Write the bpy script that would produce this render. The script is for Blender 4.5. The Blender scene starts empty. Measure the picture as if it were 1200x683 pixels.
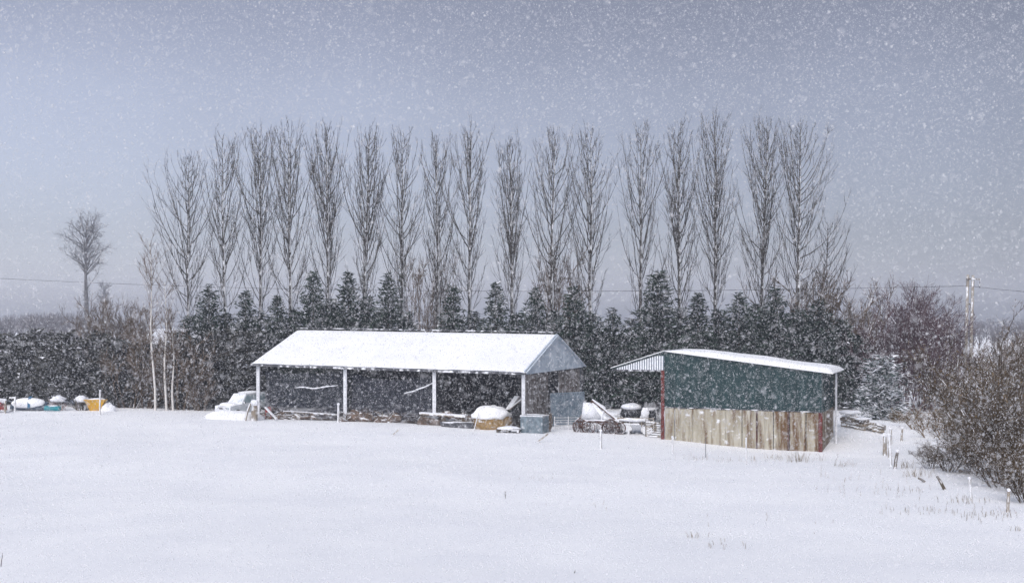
import bpy, math, random
import numpy as np
from mathutils import Vector, Matrix, noise

SC = bpy.context.scene
COL = SC.collection
R = math.radians

# ------------------------------------------------------------------ camera, sky, sun, exposure
F, HY, ZC = 1287.0, 375.0, 9.0            # focal length in photo pixels, horizon row, eye height
cam = bpy.data.cameras.new('camera')
cam.sensor_width = 36.0
cam.lens = F / 1200.0 * 36.0
cam.shift_y = (HY - 341.5) / 1200.0
cam.clip_start, cam.clip_end = 0.1, 5000.0
cam.dof.use_dof = True
cam.dof.focus_distance = 75.0
cam.dof.aperture_fstop = 2.2
camo = bpy.data.objects.new('camera', cam)
COL.objects.link(camo)
camo.location = (0, 0, ZC)
camo.rotation_euler = (R(90), 0, 0)
SC.camera = camo

SUN_EL, SUN_ROT = R(38), R(200)
W = bpy.data.worlds.new('World')
SC.world = W
W.use_nodes = True
wn, wl = W.node_tree.nodes, W.node_tree.links
wn.clear()
sky = wn.new('ShaderNodeTexSky')
sky.sky_type = 'NISHITA'
sky.sun_disc = False
sky.sun_elevation, sky.sun_rotation = SUN_EL, SUN_ROT
sky.air_density, sky.dust_density, sky.ozone_density = 1.0, 2.0, 1.5
hsv = wn.new('ShaderNodeHueSaturation')
hsv.inputs['Saturation'].default_value = 0.54
wl.new(sky.outputs[0], hsv.inputs['Color'])
tc = wn.new('ShaderNodeTexCoord')
sep = wn.new('ShaderNodeSeparateXYZ')
wl.new(tc.outputs['Generated'], sep.inputs[0])
ramp = wn.new('ShaderNodeValToRGB')      # brightness of the cloud deck from the horizon up to overhead
er = ramp.color_ramp
er.elements[0].position, er.elements[0].color = 0.0, (.88, .885, 1.08, 1)
er.elements[1].position, er.elements[1].color = 1.0, (2.1, 2.05, 2.05, 1)
for p_, c_ in ((.08, (.715, .695, .80)), (.2, (.75, .715, .785)), (.29, (.61, .575, .625)), (.45, (.91, .875, .945))):
    e_ = er.elements.new(p_); e_.color = (*c_, 1)
wl.new(sep.outputs['Z'], ramp.inputs[0])
cn = wn.new('ShaderNodeTexNoise')        # soft patches of thicker cloud
cn.inputs['Scale'].default_value = 2.2
cn.inputs['Detail'].default_value = 4
wl.new(tc.outputs['Generated'], cn.inputs['Vector'])
cm = wn.new('ShaderNodeMapRange')
cm.inputs['From Min'].default_value, cm.inputs['From Max'].default_value = .3, .7
cm.inputs['To Min'].default_value, cm.inputs['To Max'].default_value = .9, 1.1
wl.new(cn.outputs['Fac'], cm.inputs['Value'])
mul = wn.new('ShaderNodeMix'); mul.data_type = 'RGBA'; mul.blend_type = 'MULTIPLY'
mul.inputs['Factor'].default_value = 1.0
wl.new(hsv.outputs[0], mul.inputs['A']); wl.new(ramp.outputs[0], mul.inputs['B'])
mu2 = wn.new('ShaderNodeMix'); mu2.data_type = 'RGBA'; mu2.blend_type = 'MULTIPLY'
mu2.inputs['Factor'].default_value = 1.0
wl.new(mul.outputs['Result'], mu2.inputs['A']); wl.new(cm.outputs[0], mu2.inputs['B'])
az = wn.new('ShaderNodeMapRange')        # the cloud is thicker towards the east
az.inputs['From Min'].default_value, az.inputs['From Max'].default_value = -.45, .5
az.inputs['To Min'].default_value, az.inputs['To Max'].default_value = 1.08, .50
wl.new(sep.outputs['X'], az.inputs['Value'])
mu3 = wn.new('ShaderNodeMix'); mu3.data_type = 'RGBA'; mu3.blend_type = 'MULTIPLY'
mu3.inputs['Factor'].default_value = 1.0
wl.new(mu2.outputs['Result'], mu3.inputs['A']); wl.new(az.outputs[0], mu3.inputs['B'])
bg = wn.new('ShaderNodeBackground')
bg.inputs['Strength'].default_value = 0.10
wl.new(mu3.outputs['Result'], bg.inputs['Color'])
wo = wn.new('ShaderNodeOutputWorld')
wl.new(bg.outputs[0], wo.inputs['Surface'])

sl = bpy.data.lights.new('sun', 'SUN')
sl.energy, sl.angle, sl.color = 1.25, R(40), (1.0, .98, .96)
so = bpy.data.objects.new('sun', sl)
COL.objects.link(so)
# nishita rotation: 0 puts the sun over +Y, turning clockwise seen from above
sd = Vector((math.sin(SUN_ROT) * math.cos(SUN_EL), math.cos(SUN_ROT) * math.cos(SUN_EL), math.sin(SUN_EL)))
so.rotation_euler = sd.to_track_quat('Z', 'Y').to_euler()

SC.view_settings.view_transform = 'Standard'
SC.view_settings.look = 'None'
SC.view_settings.gamma = 1.0
SC.view_settings.exposure = 0.67
SC.view_settings.use_curve_mapping = False
SC.cycles.volume_bounces = 2
SC.cycles.max_bounces = 6

HAZE_DENSITY = 0.00055

# ------------------------------------------------------------------ helpers
def at(px, py, d):
    """photo pixel and distance -> point"""
    return Vector(((px - 600) / F * d, d, ZC - (py - HY) / F * d))

def ss(t):
    t = max(0.0, min(1.0, t))
    return t * t * (3 - 2 * t)

def zg(x, y):
    z = 1.55
    if y < 75:
        z += .0006 * (75 - y) ** 2
    z += .65 * ss((-x - 15) / 40)
    z -= .8 * math.exp(-((x - 17) ** 2 + (y - 66) ** 2) / 98)
    z += .35 * math.exp(-((x - 27) ** 2 + (y - 77) ** 2) / 50)
    z += .25 * math.exp(-((x - 30) ** 2 + (y - 66) ** 2) / 20)
    z += .07 * math.sin(x * .21 + y * .13) * math.sin(y * .17 - x * .05 + 1.3)
    if y > 100:
        z -= 0.4 * ss((y - 100) / 30)
    return z

def zn(x, y):
    n = noise.noise(Vector((x * .16, y * .16, 0))) * .10 + noise.noise(Vector((x * .5, y * .5, 3))) * .03
    return zg(x, y) + (n if y < 140 else 0)

def gd(px, d):
    x = (px - 600) / F * d
    return Vector((x, d, zn(x, d)))

def hit(px, py):
    """where the pixel's ray meets the snow"""
    d = 18.0
    while d < 160:
        p = at(px, py, d)
        if p.z <= zn(p.x, d):
            return Vector((p.x, d, zn(p.x, d)))
        d += .1
    return gd(px, 100)

class MB:
    def __init__(s):
        s.v, s.f, s.m = [], [], []

    def poly(s, pts, m=0):
        b = len(s.v); s.v.extend(tuple(p) for p in pts)
        s.f.append(tuple(range(b, b + len(pts)))); s.m.append(m)

    def hexa(s, p, m=0):
        """eight corners: bottom ring then top ring"""
        b = len(s.v); s.v.extend(tuple(q) for q in p)
        for q in ((3, 2, 1, 0), (4, 5, 6, 7), (0, 1, 5, 4), (1, 2, 6, 5), (2, 3, 7, 6), (3, 0, 4, 7)):
            s.f.append(tuple(b + i for i in q)); s.m.append(m)

    def box(s, c, size, m=0, rot=None):
        x, y, z = (q / 2 for q in size)
        pts = [Vector(q) for q in ((-x, -y, -z), (x, -y, -z), (x, y, -z), (-x, y, -z), (-x, -y, z), (x, -y, z), (x, y, z), (-x, y, z))]
        if rot is not None:
            pts = [rot @ q for q in pts]
        c = Vector(c)
        s.hexa([q + c for q in pts], m)

    def beam(s, a, b, w, h, m=0):
        """rectangular bar from a to b"""
        a, b = Vector(a), Vector(b)
        d = (b - a).normalized()
        up = Vector((0, 0, 1)) if abs(d.z) < .95 else Vector((0, 1, 0))
        sx = d.cross(up).normalized() * w / 2
        sy = sx.cross(d).normalized() * h / 2
        s.hexa([a - sx - sy, a + sx - sy, a + sx + sy, a - sx + sy, b - sx - sy, b + sx - sy, b + sx + sy, b - sx + sy], m)

    def tube(s, pts, rad, n=3, m=0, cap=False):
        b = len(s.v)
        k = len(pts)
        for i in range(k):
            p = pts[i]
            q0, q1 = pts[max(0, i - 1)], pts[min(k - 1, i + 1)]
            dx, dy, dz = q1[0] - q0[0], q1[1] - q0[1], q1[2] - q0[2]
            if abs(dz) > abs(dx) + abs(dy):
                ux, uy, uz = 0.0, dz, -dy
            else:
                ux, uy, uz = -dy, dx, 0.0
            l = math.sqrt(ux * ux + uy * uy + uz * uz) or 1.0
            ux, uy, uz = ux / l, uy / l, uz / l
            wx, wy, wz = dy * uz - dz * uy, dz * ux - dx * uz, dx * uy - dy * ux
            l = math.sqrt(wx * wx + wy * wy + wz * wz) or 1.0
            wx, wy, wz = wx / l, wy / l, wz / l
            r = rad[i]
            for j in range(n):
                a = 6.28318 * j / n
                c_, s_ = math.cos(a) * r, math.sin(a) * r
                s.v.append((p[0] + ux * c_ + wx * s_, p[1] + uy * c_ + wy * s_, p[2] + uz * c_ + wz * s_))
        for i in range(k - 1):
            for j in range(n):
                j2 = (j + 1) % n
                s.f.append((b + i * n + j, b + i * n + j2, b + (i + 1) * n + j2, b + (i + 1) * n + j)); s.m.append(m)
        if cap:
            s.f.append(tuple(b + j for j in reversed(range(n)))); s.m.append(m)
            s.f.append(tuple(b + (k - 1) * n + j for j in range(n))); s.m.append(m)

    def lathe(s, c, prof, n=20, m=0, axis='Z', jit=0, seed=0):
        b = len(s.v); c = Vector(c); rg = random.Random(seed)
        for r, h in prof:
            for j in range(n):
                a = 6.28318 * j / n
                rr = r * (1 + rg.uniform(-jit, jit))
                x, y = math.cos(a) * rr, math.sin(a) * rr
                s.v.append(tuple(c + (Vector((x, y, h)) if axis == 'Z' else Vector((x, h, y)) if axis == 'Y' else Vector((h, x, y)))))
        for i in range(len(prof) - 1):
            for j in range(n):
                j2 = (j + 1) % n
                s.f.append((b + i * n + j, b + i * n + j2, b + (i + 1) * n + j2, b + (i + 1) * n + j)); s.m.append(m)
        s.f.append(tuple(b + j for j in reversed(range(n)))); s.m.append(m)
        e = b + (len(prof) - 1) * n
        s.f.append(tuple(e + j for j in range(n))); s.m.append(m)

    def blob(s, c, rad, m=0, seed=0, amp=.12, nu=18, nv=10, flat=None, fr=1.4):
        """lumpy ellipsoid; flat = lowest height kept (fraction of the z radius)"""
        b = len(s.v); c = Vector(c)
        for i in range(nv + 1):
            th = math.pi * i / nv
            for j in range(nu):
                ph = 6.28318 * j / nu
                d = Vector((math.sin(th) * math.cos(ph), math.sin(th) * math.sin(ph), math.cos(th)))
                k = 1 + amp * noise.noise(d * fr + Vector((seed * 7.1, seed * 3.3, 0))) * 2
                z = d.z * k
                if flat is not None:
                    z = max(z, flat)
                s.v.append((c.x + d.x * k * rad[0], c.y + d.y * k * rad[1], c.z + z * rad[2]))
        for i in range(nv):
            for j in range(nu):
                j2 = (j + 1) % nu
                s.f.append((b + i * nu + j, b + (i + 1) * nu + j, b + (i + 1) * nu + j2, b + i * nu + j2)); s.m.append(m)

    def build(s, name, mats, parent=None, smooth=False, loc=None):
        me = bpy.data.meshes.new(name)
        me.from_pydata(s.v, [], s.f)
        if not isinstance(mats, (list, tuple)):
            mats = [mats]
        for q in mats:
            me.materials.append(q)
        if len(mats) > 1:
            me.polygons.foreach_set('material_index', s.m)
        if smooth:
            me.polygons.foreach_set('use_smooth', [True] * len(s.f))
        me.update()
        o = bpy.data.objects.new(name, me)
        COL.objects.link(o)
        if parent is not None:
            o.parent = parent
        if loc is not None:
            o.location = loc
        return o

def tag(o, label=None, cat=None, group=None, kind=None):
    if label: o['label'] = label
    if cat: o['category'] = cat
    if group: o['group'] = group
    if kind: o['kind'] = kind
    return o

def thing(name, label, cat, loc=(0, 0, 0), rz=0, group=None):
    o = bpy.data.objects.new(name, None)
    COL.objects.link(o)
    o.empty_display_size = .2
    o.location = loc
    o.rotation_euler = (0, 0, rz)
    return tag(o, label, cat, group)

def copy_tree(o, parent=None):
    c = o.copy()
    COL.objects.link(c)
    if parent is not None:
        c.parent = parent
    for ch in list(o.children):
        copy_tree(ch, c)
    return c

# ------------------------------------------------------------------ materials
WIND = Vector((-.35, -.75, .55)).normalized()
def mat(name, a, b=None, rough=.85, scale=3.0, stretch=(1, 1, 1), snow=0.0, snow_dir=None, bump=0.0, metal=0.0, detail=5, lo=.35, hi=.65, spec=.3):
    m = bpy.data.materials.new(name)
    m.use_nodes = True
    n, l = m.node_tree.nodes, m.node_tree.links
    p = n['Principled BSDF']
    p.inputs['Roughness'].default_value = rough
    p.inputs['Metallic'].default_value = metal
    p.inputs['Specular IOR Level'].default_value = spec
    t = n.new('ShaderNodeTexCoord')
    mp = n.new('ShaderNodeMapping')
    mp.inputs['Scale'].default_value = stretch
    l.new(t.outputs['Object'], mp.inputs[0])
    nz = n.new('ShaderNodeTexNoise')
    nz.inputs['Scale'].default_value = scale
    nz.inputs['Detail'].default_value = detail
    l.new(mp.outputs[0], nz.inputs['Vector'])
    mr = n.new('ShaderNodeMapRange')
    mr.inputs['From Min'].default_value, mr.inputs['From Max'].default_value = lo, hi
    l.new(nz.outputs['Fac'], mr.inputs['Value'])
    mx = n.new('ShaderNodeMix'); mx.data_type = 'RGBA'
    mx.inputs['A'].default_value = (*a, 1); mx.inputs['B'].default_value = (*(b or a), 1)
    l.new(mr.outputs[0], mx.inputs['Factor'])
    out = mx.outputs['Result']
    if snow:
        g = n.new('ShaderNodeNewGeometry')
        dp = n.new('ShaderNodeVectorMath'); dp.operation = 'DOT_PRODUCT'
        dp.inputs[1].default_value = snow_dir or WIND
        l.new(g.outputs['True Normal'], dp.inputs[0])
        n2 = n.new('ShaderNodeTexNoise'); n2.inputs['Scale'].default_value = 2.3; n2.inputs['Detail'].default_value = 4
        l.new(t.outputs['Object'], n2.inputs['Vector'])
        ad = n.new('ShaderNodeMath'); ad.operation = 'MULTIPLY_ADD'
        ad.inputs[1].default_value = 1.6
        l.new(n2.outputs['Fac'], ad.inputs[0]); l.new(dp.outputs['Value'], ad.inputs[2])
        m2 = n.new('ShaderNodeMapRange')
        th = 1.85 - snow
        m2.inputs['From Min'].default_value, m2.inputs['From Max'].default_value = th, th + .18
        l.new(ad.outputs[0], m2.inputs['Value'])
        mx2 = n.new('ShaderNodeMix'); mx2.data_type = 'RGBA'
        l.new(m2.outputs[0], mx2.inputs['Factor'])
        l.new(out, mx2.inputs['A']); mx2.inputs['B'].default_value = (.82, .84, .87, 1)
        out = mx2.outputs['Result']
    l.new(out, p.inputs['Base Color'])
    if bump:
        bp = n.new('ShaderNodeBump'); bp.inputs['Strength'].default_value = bump; bp.inputs['Distance'].default_value = .05
        l.new(nz.outputs['Fac'], bp.inputs['Height']); l.new(bp.outputs[0], p.inputs['Normal'])
    return m

SNOW = mat('snow', (.885, .892, .90), (.83, .84, .86), rough=.75, scale=.35, bump=.25, detail=9, spec=.15)
SNOWC = mat('clinging_snow', (.86, .87, .9), (.74, .76, .8), rough=.8, scale=9, bump=.4)
FLAKE = mat('snowflake', (.94, .945, .96), rough=.9, spec=0)
def thin_flake(m):                       # a flake is a loose tangle of crystals: half of what is behind shows through
    n, l = m.node_tree.nodes, m.node_tree.links
    tr = n.new('ShaderNodeBsdfTransparent'); mx = n.new('ShaderNodeMixShader'); mx.inputs[0].default_value = .40
    l.new(tr.outputs[0], mx.inputs[1]); l.new(n['Principled BSDF'].outputs[0], mx.inputs[2])
    l.new(mx.outputs[0], n['Material Output'].inputs['Surface'])
thin_flake(FLAKE)
BARK = mat('poplar_bark', (.034, .031, .029), (.062, .057, .05), scale=4, stretch=(3, 3, .6), snow=.40, snow_dir=Vector((.75, -.6, .1)).normalized())
GREYBARK = mat('grey_bark', (.05, .045, .045), (.08, .075, .07), scale=3)
TWIG = mat('poplar_twig', (.03, .027, .025), (.058, .05, .037), scale=.8)
BIRCH = mat('birch_bark', (.55, .52, .47), (.75, .73, .7), scale=6, stretch=(1, 1, 4), lo=.3)
BROWN_TWIG = mat('brown_twig', (.085, .058, .04), (.15, .11, .075), scale=.7, snow=.1)
PURPLE_TWIG = mat('purple_brown_twig', (.062, .036, .042), (.105, .062, .07), scale=.5, snow=.03)
OLIVE_TWIG = mat('olive_twig', (.13, .10, .05), (.22, .18, .10), scale=.6, snow=.05)
DARK_TWIG = mat('thorn_twig', (.045, .032, .020), (.095, .064, .035), scale=.6, snow=.04)
DEAD_LEAF = mat('dead_leaf', (.10, .062, .028), (.19, .13, .06), scale=2)
IVY = mat('ivy', (.04, .05, .035), (.09, .09, .075), scale=2)
NEEDLE = mat('needles', (.009, .022, .015), (.028, .050, .034), scale=1.1)
NEEDLE2 = mat('hedge_needles', (.026, .029, .025), (.066, .064, .052), scale=1.1)
NEEDLE3 = mat('blue_needles', (.035, .06, .055), (.08, .11, .10), scale=1.1)
WHITE_STEEL = mat('white_post', (.60, .62, .65), (.8, .81, .84), scale=6, rough=.6)
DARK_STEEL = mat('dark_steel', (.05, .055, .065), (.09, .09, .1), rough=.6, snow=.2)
SHEET = mat('pale_roof_sheet', (.40, .47, .54), (.62, .68, .74), scale=1.1, stretch=(1, 1, .35), rough=.55)
GREEN = mat('green_sheet', (.006, .027, .029), (.014, .044, .046), scale=1.1, rough=.5, stretch=(2, 2, .4))
BOARD = mat('weathered_board', (.10, .085, .075), (.19, .16, .14), scale=3, stretch=(3, 3, .25), snow=.3)
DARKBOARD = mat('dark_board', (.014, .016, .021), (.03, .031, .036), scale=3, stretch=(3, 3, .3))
RUST = mat('red_oxide_steel', (.17, .026, .022), (.09, .026, .02), scale=6, rough=.7, snow=.12)
RUSTY = mat('brown_rust', (.12, .06, .045), (.06, .04, .035), scale=5, snow=.1)
NET = mat('dark_net', (.028, .032, .045), (.08, .087, .108), scale=3, rough=.9, detail=8, stretch=(1, 1, 2))
DIRT = mat('dirt', (.05, .04, .032), (.12, .10, .085), scale=1.5, snow=.1, bump=.6)
JUNK = mat('brown_debris', (.07, .05, .038), (.17, .12, .09), scale=3, snow=.22, snow_dir=Vector((0, -.2, 1)).normalized())
STRAW = mat('straw', (.26, .16, .06), (.42, .29, .13), scale=9, stretch=(1, 1, 2.5), bump=.6, snow=.1)
WOOD = mat('grey_wood', (.20, .165, .125), (.32, .27, .21), scale=5, stretch=(2, 2, .4), snow=.3)
DARKWOOD = mat('dark_wood', (.075, .06, .045), (.14, .11, .08), scale=5, stretch=(2, 2, .5), snow=.3)
POLE = mat('creosote_pole', (.24, .215, .18), (.36, .33, .285), scale=4, stretch=(2, 2, .3), snow=.12, snow_dir=Vector((-.6, -.6, 0)).normalized())
BLUEGREY = mat('blue_grey_sheet', (.11, .15, .19), (.17, .22, .26), scale=2.5, rough=.6)
TEALBOX = mat('blue_green_metal', (.10, .14, .17), (.20, .25, .28), scale=3, rough=.6, snow=.02)
TEAL = mat('teal_plastic', (.01, .18, .22), (.02, .24, .28), rough=.4)
BLUE = mat('blue_strap', (.04, .14, .25), rough=.6)
NAVY = mat('dark_hull', (.03, .05, .08), (.05, .07, .1), rough=.5)
YELLOW = mat('yellow_paint', (.62, .36, .02), (.5, .27, .03), scale=4, rough=.5)
RED = mat('red_paint', (.26, .03, .027), (.15, .025, .022), scale=4, rough=.5, snow=.2)
CARPAINT = mat('pale_paint', (.6, .64, .66), (.7, .73, .75), rough=.4, spec=.4, snow=.6)
GLASS = mat('car_glass', (.22, .30, .33), (.4, .47, .5), rough=.3, spec=.5, snow=.35)
RUBBER = mat('rubber', (.025, .025, .027), rough=.8, snow=.35)
WIRE = mat('wire', (.06, .06, .07), rough=.6)
GRASS = mat('dead_grass', (.13, .10, .065), (.22, .18, .12), scale=2)
FARWOOD = mat('far_wood', (.05, .045, .05), (.08, .07, .07), scale=.1)

def see_through(m, fac):                 # open weave: part of what hangs behind shows through
    n, l = m.node_tree.nodes, m.node_tree.links
    tr = n.new('ShaderNodeBsdfTransparent'); mx = n.new('ShaderNodeMixShader'); mx.inputs[0].default_value = fac
    l.new(tr.outputs[0], mx.inputs[1]); l.new(n['Principled BSDF'].outputs[0], mx.inputs[2])
    l.new(mx.outputs[0], n['Material Output'].inputs['Surface'])
see_through(NET, .52)

def panel_material():
    """pale boards with brown rot and damp streaks, each panel a little different"""
    m = mat('stained_panel', (.44, .41, .33), (.30, .27, .20), scale=2.6, stretch=(1.3, 1.3, .25), rough=.85, snow=.05)
    n, l = m.node_tree.nodes, m.node_tree.links
    p = n['Principled BSDF']
    src = p.inputs['Base Color'].links[0].from_socket
    t = n.new('ShaderNodeTexCoord'); mp = n.new('ShaderNodeMapping'); mp.inputs['Scale'].default_value = (3.4, 3.4, .35)
    l.new(t.outputs['Object'], mp.inputs[0])
    nz = n.new('ShaderNodeTexNoise'); nz.inputs['Scale'].default_value = 1.0; nz.inputs['Detail'].default_value = 7; nz.inputs['Roughness'].default_value = .65
    l.new(mp.outputs[0], nz.inputs['Vector'])
    sx = n.new('ShaderNodeSeparateXYZ'); l.new(t.outputs['Object'], sx.inputs[0])
    # rot is worse towards the damp eastern end of the wall
    r1 = n.new('ShaderNodeMapRange'); r1.inputs['From Min'].default_value = 2.0; r1.inputs['From Max'].default_value = 10.0
    r1.inputs['To Min'].default_value = .02; r1.inputs['To Max'].default_value = .19
    l.new(sx.outputs['X'], r1.inputs['Value'])
    ad = n.new('ShaderNodeMath'); ad.operation = 'ADD'
    l.new(nz.outputs['Fac'], ad.inputs[0]); l.new(r1.outputs[0], ad.inputs[1])
    r2 = n.new('ShaderNodeMapRange'); r2.inputs['From Min'].default_value = .55; r2.inputs['From Max'].default_value = .72
    l.new(ad.outputs[0], r2.inputs['Value'])
    mx = n.new('ShaderNodeMix'); mx.data_type = 'RGBA'
    l.new(r2.outputs[0], mx.inputs['Factor']); l.new(src, mx.inputs['A']); mx.inputs['B'].default_value = (.135, .078, .036, 1)
    l.new(mx.outputs['Result'], p.inputs['Base Color'])
    return m
PANEL = panel_material()

# ------------------------------------------------------------------ the ground
def ground():
    fine = list(np.arange(-64, 64.1, .8))
    out = [68, 74, 82, 92, 105, 125, 150, 185, 230, 290, 370, 470, 600, 750, 900]
    xs = [-o for o in reversed(out)] + fine + out
    ys = [-880, -600, -400, -250, -150, -90, -50, -25, -10, 0, 6, 10] + list(np.arange(13, 112, .8)) + [116, 122, 130, 140, 155, 175, 200, 235, 280, 340, 420, 520, 640, 760, 900]
    v = [(x, y, zn(x, y)) for y in ys for x in xs]
    nx = len(xs)
    f = [(j * nx + i, j * nx + i + 1, (j + 1) * nx + i + 1, (j + 1) * nx + i) for j in range(len(ys) - 1) for i in range(nx - 1)]
    mb = MB(); mb.v, mb.f, mb.m = v, f, [0] * len(f)
    o = mb.build('ground', SNOW, smooth=True)
    tag(o, 'smooth snow covered field sloping down to the barn', 'ground', kind='structure')
ground()

hz = MB()
hz.box((0, 0, 20), (1960, 1960, 42))
hm = bpy.data.materials.new('haze'); hm.use_nodes = True
hn = hm.node_tree.nodes; hn.remove(hn['Principled BSDF'])
pv = hn.new('ShaderNodeVolumePrincipled')
pv.inputs['Color'].default_value = (.86, .90, 1.0, 1)
pv.inputs['Density'].default_value = HAZE_DENSITY
pv.inputs['Anisotropy'].default_value = 0.2
hm.node_tree.links.new(pv.outputs[0], hn['Material Output'].inputs['Volume'])
ho = hz.build('haze', hm)
tag(ho, 'pale snowy haze filling the air over the field', 'haze', kind='stuff')

# ------------------------------------------------------------------ barn
def barn():
    FL, FR = Vector((-19.4, 83.5, 0)), Vector((.76, 75.0, 0))
    u = (FR - FL).normalized(); v = Vector((-u.y, u.x, 0)); L = (FR - FL).length
    wd = 12.0
    base = Vector((FL.x, FL.y, zn(FL.x, FL.y)))
    zl, zr, rise = ZC - 3.26, ZC - 3.50, 2.42       # the roof runs slightly downhill to the right
    def P(s, t, z=0.0):
        """s along the front, t into the barn, z above the eave line"""
        q = FL + u * s + v * t
        q.z = zl + (zr - zl) * s / L + z
        return q - base
    def G(s, t, z=0.0):
        q = FL + u * s + v * t
        q.z = zn(q.x, q.y) + z
        return q - base
    def s_at(px):
        k = (px - 600) / F
        return (k * FL.y - FL.x) / (u.x - k * u.y)
    T = thing('pole_barn', 'long open-fronted barn with white posts and snow covered gable roof', 'barn', base)
    sp = [s_at(301.5), s_at(403.5), s_at(508), s_at(612.5)]
    for s in sp:
        m = MB(); m.beam(G(s, .12, -.3), P(s, .12, -.12), .24, .22); m.build('post', WHITE_STEEL, T)
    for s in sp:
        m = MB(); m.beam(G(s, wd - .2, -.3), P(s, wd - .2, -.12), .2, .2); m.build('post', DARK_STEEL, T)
    for s in sp:                                     # one truss over each post
        m = MB()
        m.beam(P(s, .0, -.2), P(s, wd, -.2), .12, .16)
        m.beam(P(s, .1, -.1), P(s, wd / 2, rise - .16), .12, .14)
        m.beam(P(s, wd - .1, -.1), P(s, wd / 2, rise - .16), .12, .14)
        m.beam(P(s, wd / 2, -.15), P(s, wd / 2, rise - .2), .1, .1)
        m.beam(P(s, 3, -.15), P(s, wd / 2, rise - .3), .08, .08)
        m.beam(P(s, 9, -.15), P(s, wd / 2, rise - .3), .08, .08)
        m.build('truss', DARK_STEEL, T)
    # roof sheets, thin
    oh, ov = .35, .25
    slope = rise / (wd / 2)
    def RP(s, t, z):
        return P(s, t, z + (t if t <= wd / 2 else wd - t) * slope)
    m = MB()
    for t0, t1 in ((-ov, wd / 2), (wd / 2, wd + ov)):
        m.hexa([RP(-oh, t0, -.05), RP(L + oh, t0, -.05), RP(L + oh, t1, -.05), RP(-oh, t1, -.05),
                RP(-oh, t0, 0), RP(L + oh, t0, 0), RP(L + oh, t1, 0), RP(-oh, t1, 0)])
    roof = m.build('roof', SHEET, T)
    m = MB(); m.beam(RP(-oh, -ov - .07, -.02), RP(L + oh, -ov - .07, -.02), .12, .14); m.build('gutter', DARK_STEEL, roof)
    m = MB(); m.beam(RP(-oh - .05, wd / 2, .2), RP(L + oh + .05, wd / 2, .2), .3, .07); m.build('ridge_cap', DARK_STEEL, roof)
    # snow blanket: rounded at its edges, lumpy
    m = MB()
    na, nb = 60, 12
    for side in (0, 1):
        b = len(m.v)
        for j in range(nb + 1):
            fj = j / nb
            t = -ov - .05 + fj * (wd / 2 + ov) if side == 0 else wd + ov + .05 - fj * (wd / 2 + ov)
            for i in range(na + 1):
                s = -oh - .02 + (L + 2 * oh - .1) * i / na
                ed = min(1, fj * 8 + .22, (1 - fj) * 14 + .05, i / 2, (na - i) / 2)
                h = .015 + .17 * math.sqrt(max(0, ed)) * (1 + .25 * noise.noise(Vector((s * .5, t * .7, side))))
                m.v.append(tuple(RP(s, t + .08 * noise.noise(Vector((s * 1.1, 4, 0))) * (1 if j == 0 else 0), h)))
        for j in range(nb):
            for i in range(na):
                a = b + j * (na + 1) + i
                q = (a, a + 1, a + na + 2, a + na + 1)
                m.f.append(q if side == 0 else q[::-1]); m.m.append(0)
    m.build('snow_cover', SNOW, roof, smooth=True)
    # gable cladding on the right end
    s1 = L + .12
    m = MB()
    pts = [P(s1, -.1, -.22), P(s1, wd + .1, -.18), P(s1, wd + .1, -.05), P(s1, wd / 2, rise - .07), P(s1, -.1, -.05)]
    m.poly(pts); m.poly([p - u * .05 for p in reversed(pts)])
    n = len(pts)
    for i in range(n):
        j = (i + 1) % n
        m.poly([pts[j], pts[i], pts[i] - u * .05, pts[j] - u * .05])
    for k in range(1, 60):                            # raised ribs of the sheeting
        t = -.1 + k * (wd + .2) / 60
        top = rise - .09 - abs(t - wd / 2) * slope
        if top > -.0:
            m.beam(P(s1 + .015, t, -.19), P(s1 + .015, t, top), .035, .04)
    m.build('gable_cladding', SHEET, T)
    m = MB()
    m.beam(P(L + .2, -.2, .02), P(L + .2, wd / 2, rise + .03), .1, .12); m.beam(P(L + .2, wd / 2, rise + .03), P(L + .2, wd + .35, -.1), .1, .12)
    m.build('verge_trim', SHEET, T)
    # end wall: vertical weathered boards with an open bay
    for a, b_ in ((.3, 4.8), (7.0, 11.9)):
        m = MB()
        t = a
        while t < b_:
            w = random.Random(int(t * 100)).uniform(.16, .24)
            m.hexa([G(L - .05, t, -.2), G(L - .02, t, -.2), G(L - .02, t + w, -.2), G(L - .05, t + w, -.2),
                    P(L - .05, t, -.2), P(L - .02, t, -.2), P(L - .02, t + w, -.2), P(L - .05, t + w, -.2)])
            t += w + .03
        m.build('board_wall', BOARD, T)
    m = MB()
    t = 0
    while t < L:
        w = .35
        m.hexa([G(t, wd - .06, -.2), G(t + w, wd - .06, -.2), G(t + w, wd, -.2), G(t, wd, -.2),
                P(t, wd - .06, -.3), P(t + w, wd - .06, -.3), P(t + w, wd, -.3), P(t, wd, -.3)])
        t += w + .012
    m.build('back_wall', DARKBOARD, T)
    # earth floor under the roof
    m = MB(); nx, ny = 30, 14
    for j in range(ny + 1):
        for i in range(nx + 1):
            m.v.append(tuple(G(.2 + (L - .4) * i / nx, .35 + (wd - .5) * j / ny, .05 + .05 * noise.noise(Vector((i * .6, j * .6, 9))))))
    for j in range(ny):
        for i in range(nx):
            a = j * (nx + 1) + i
            m.f.append((a, a + 1, a + nx + 2, a + nx + 1)); m.m.append(0)
    fl = m.build('dirt_floor', DIRT, smooth=True, loc=base)
    tag(fl, 'bare brown earth floor under the long barn roof', 'floor', kind='structure')
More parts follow.
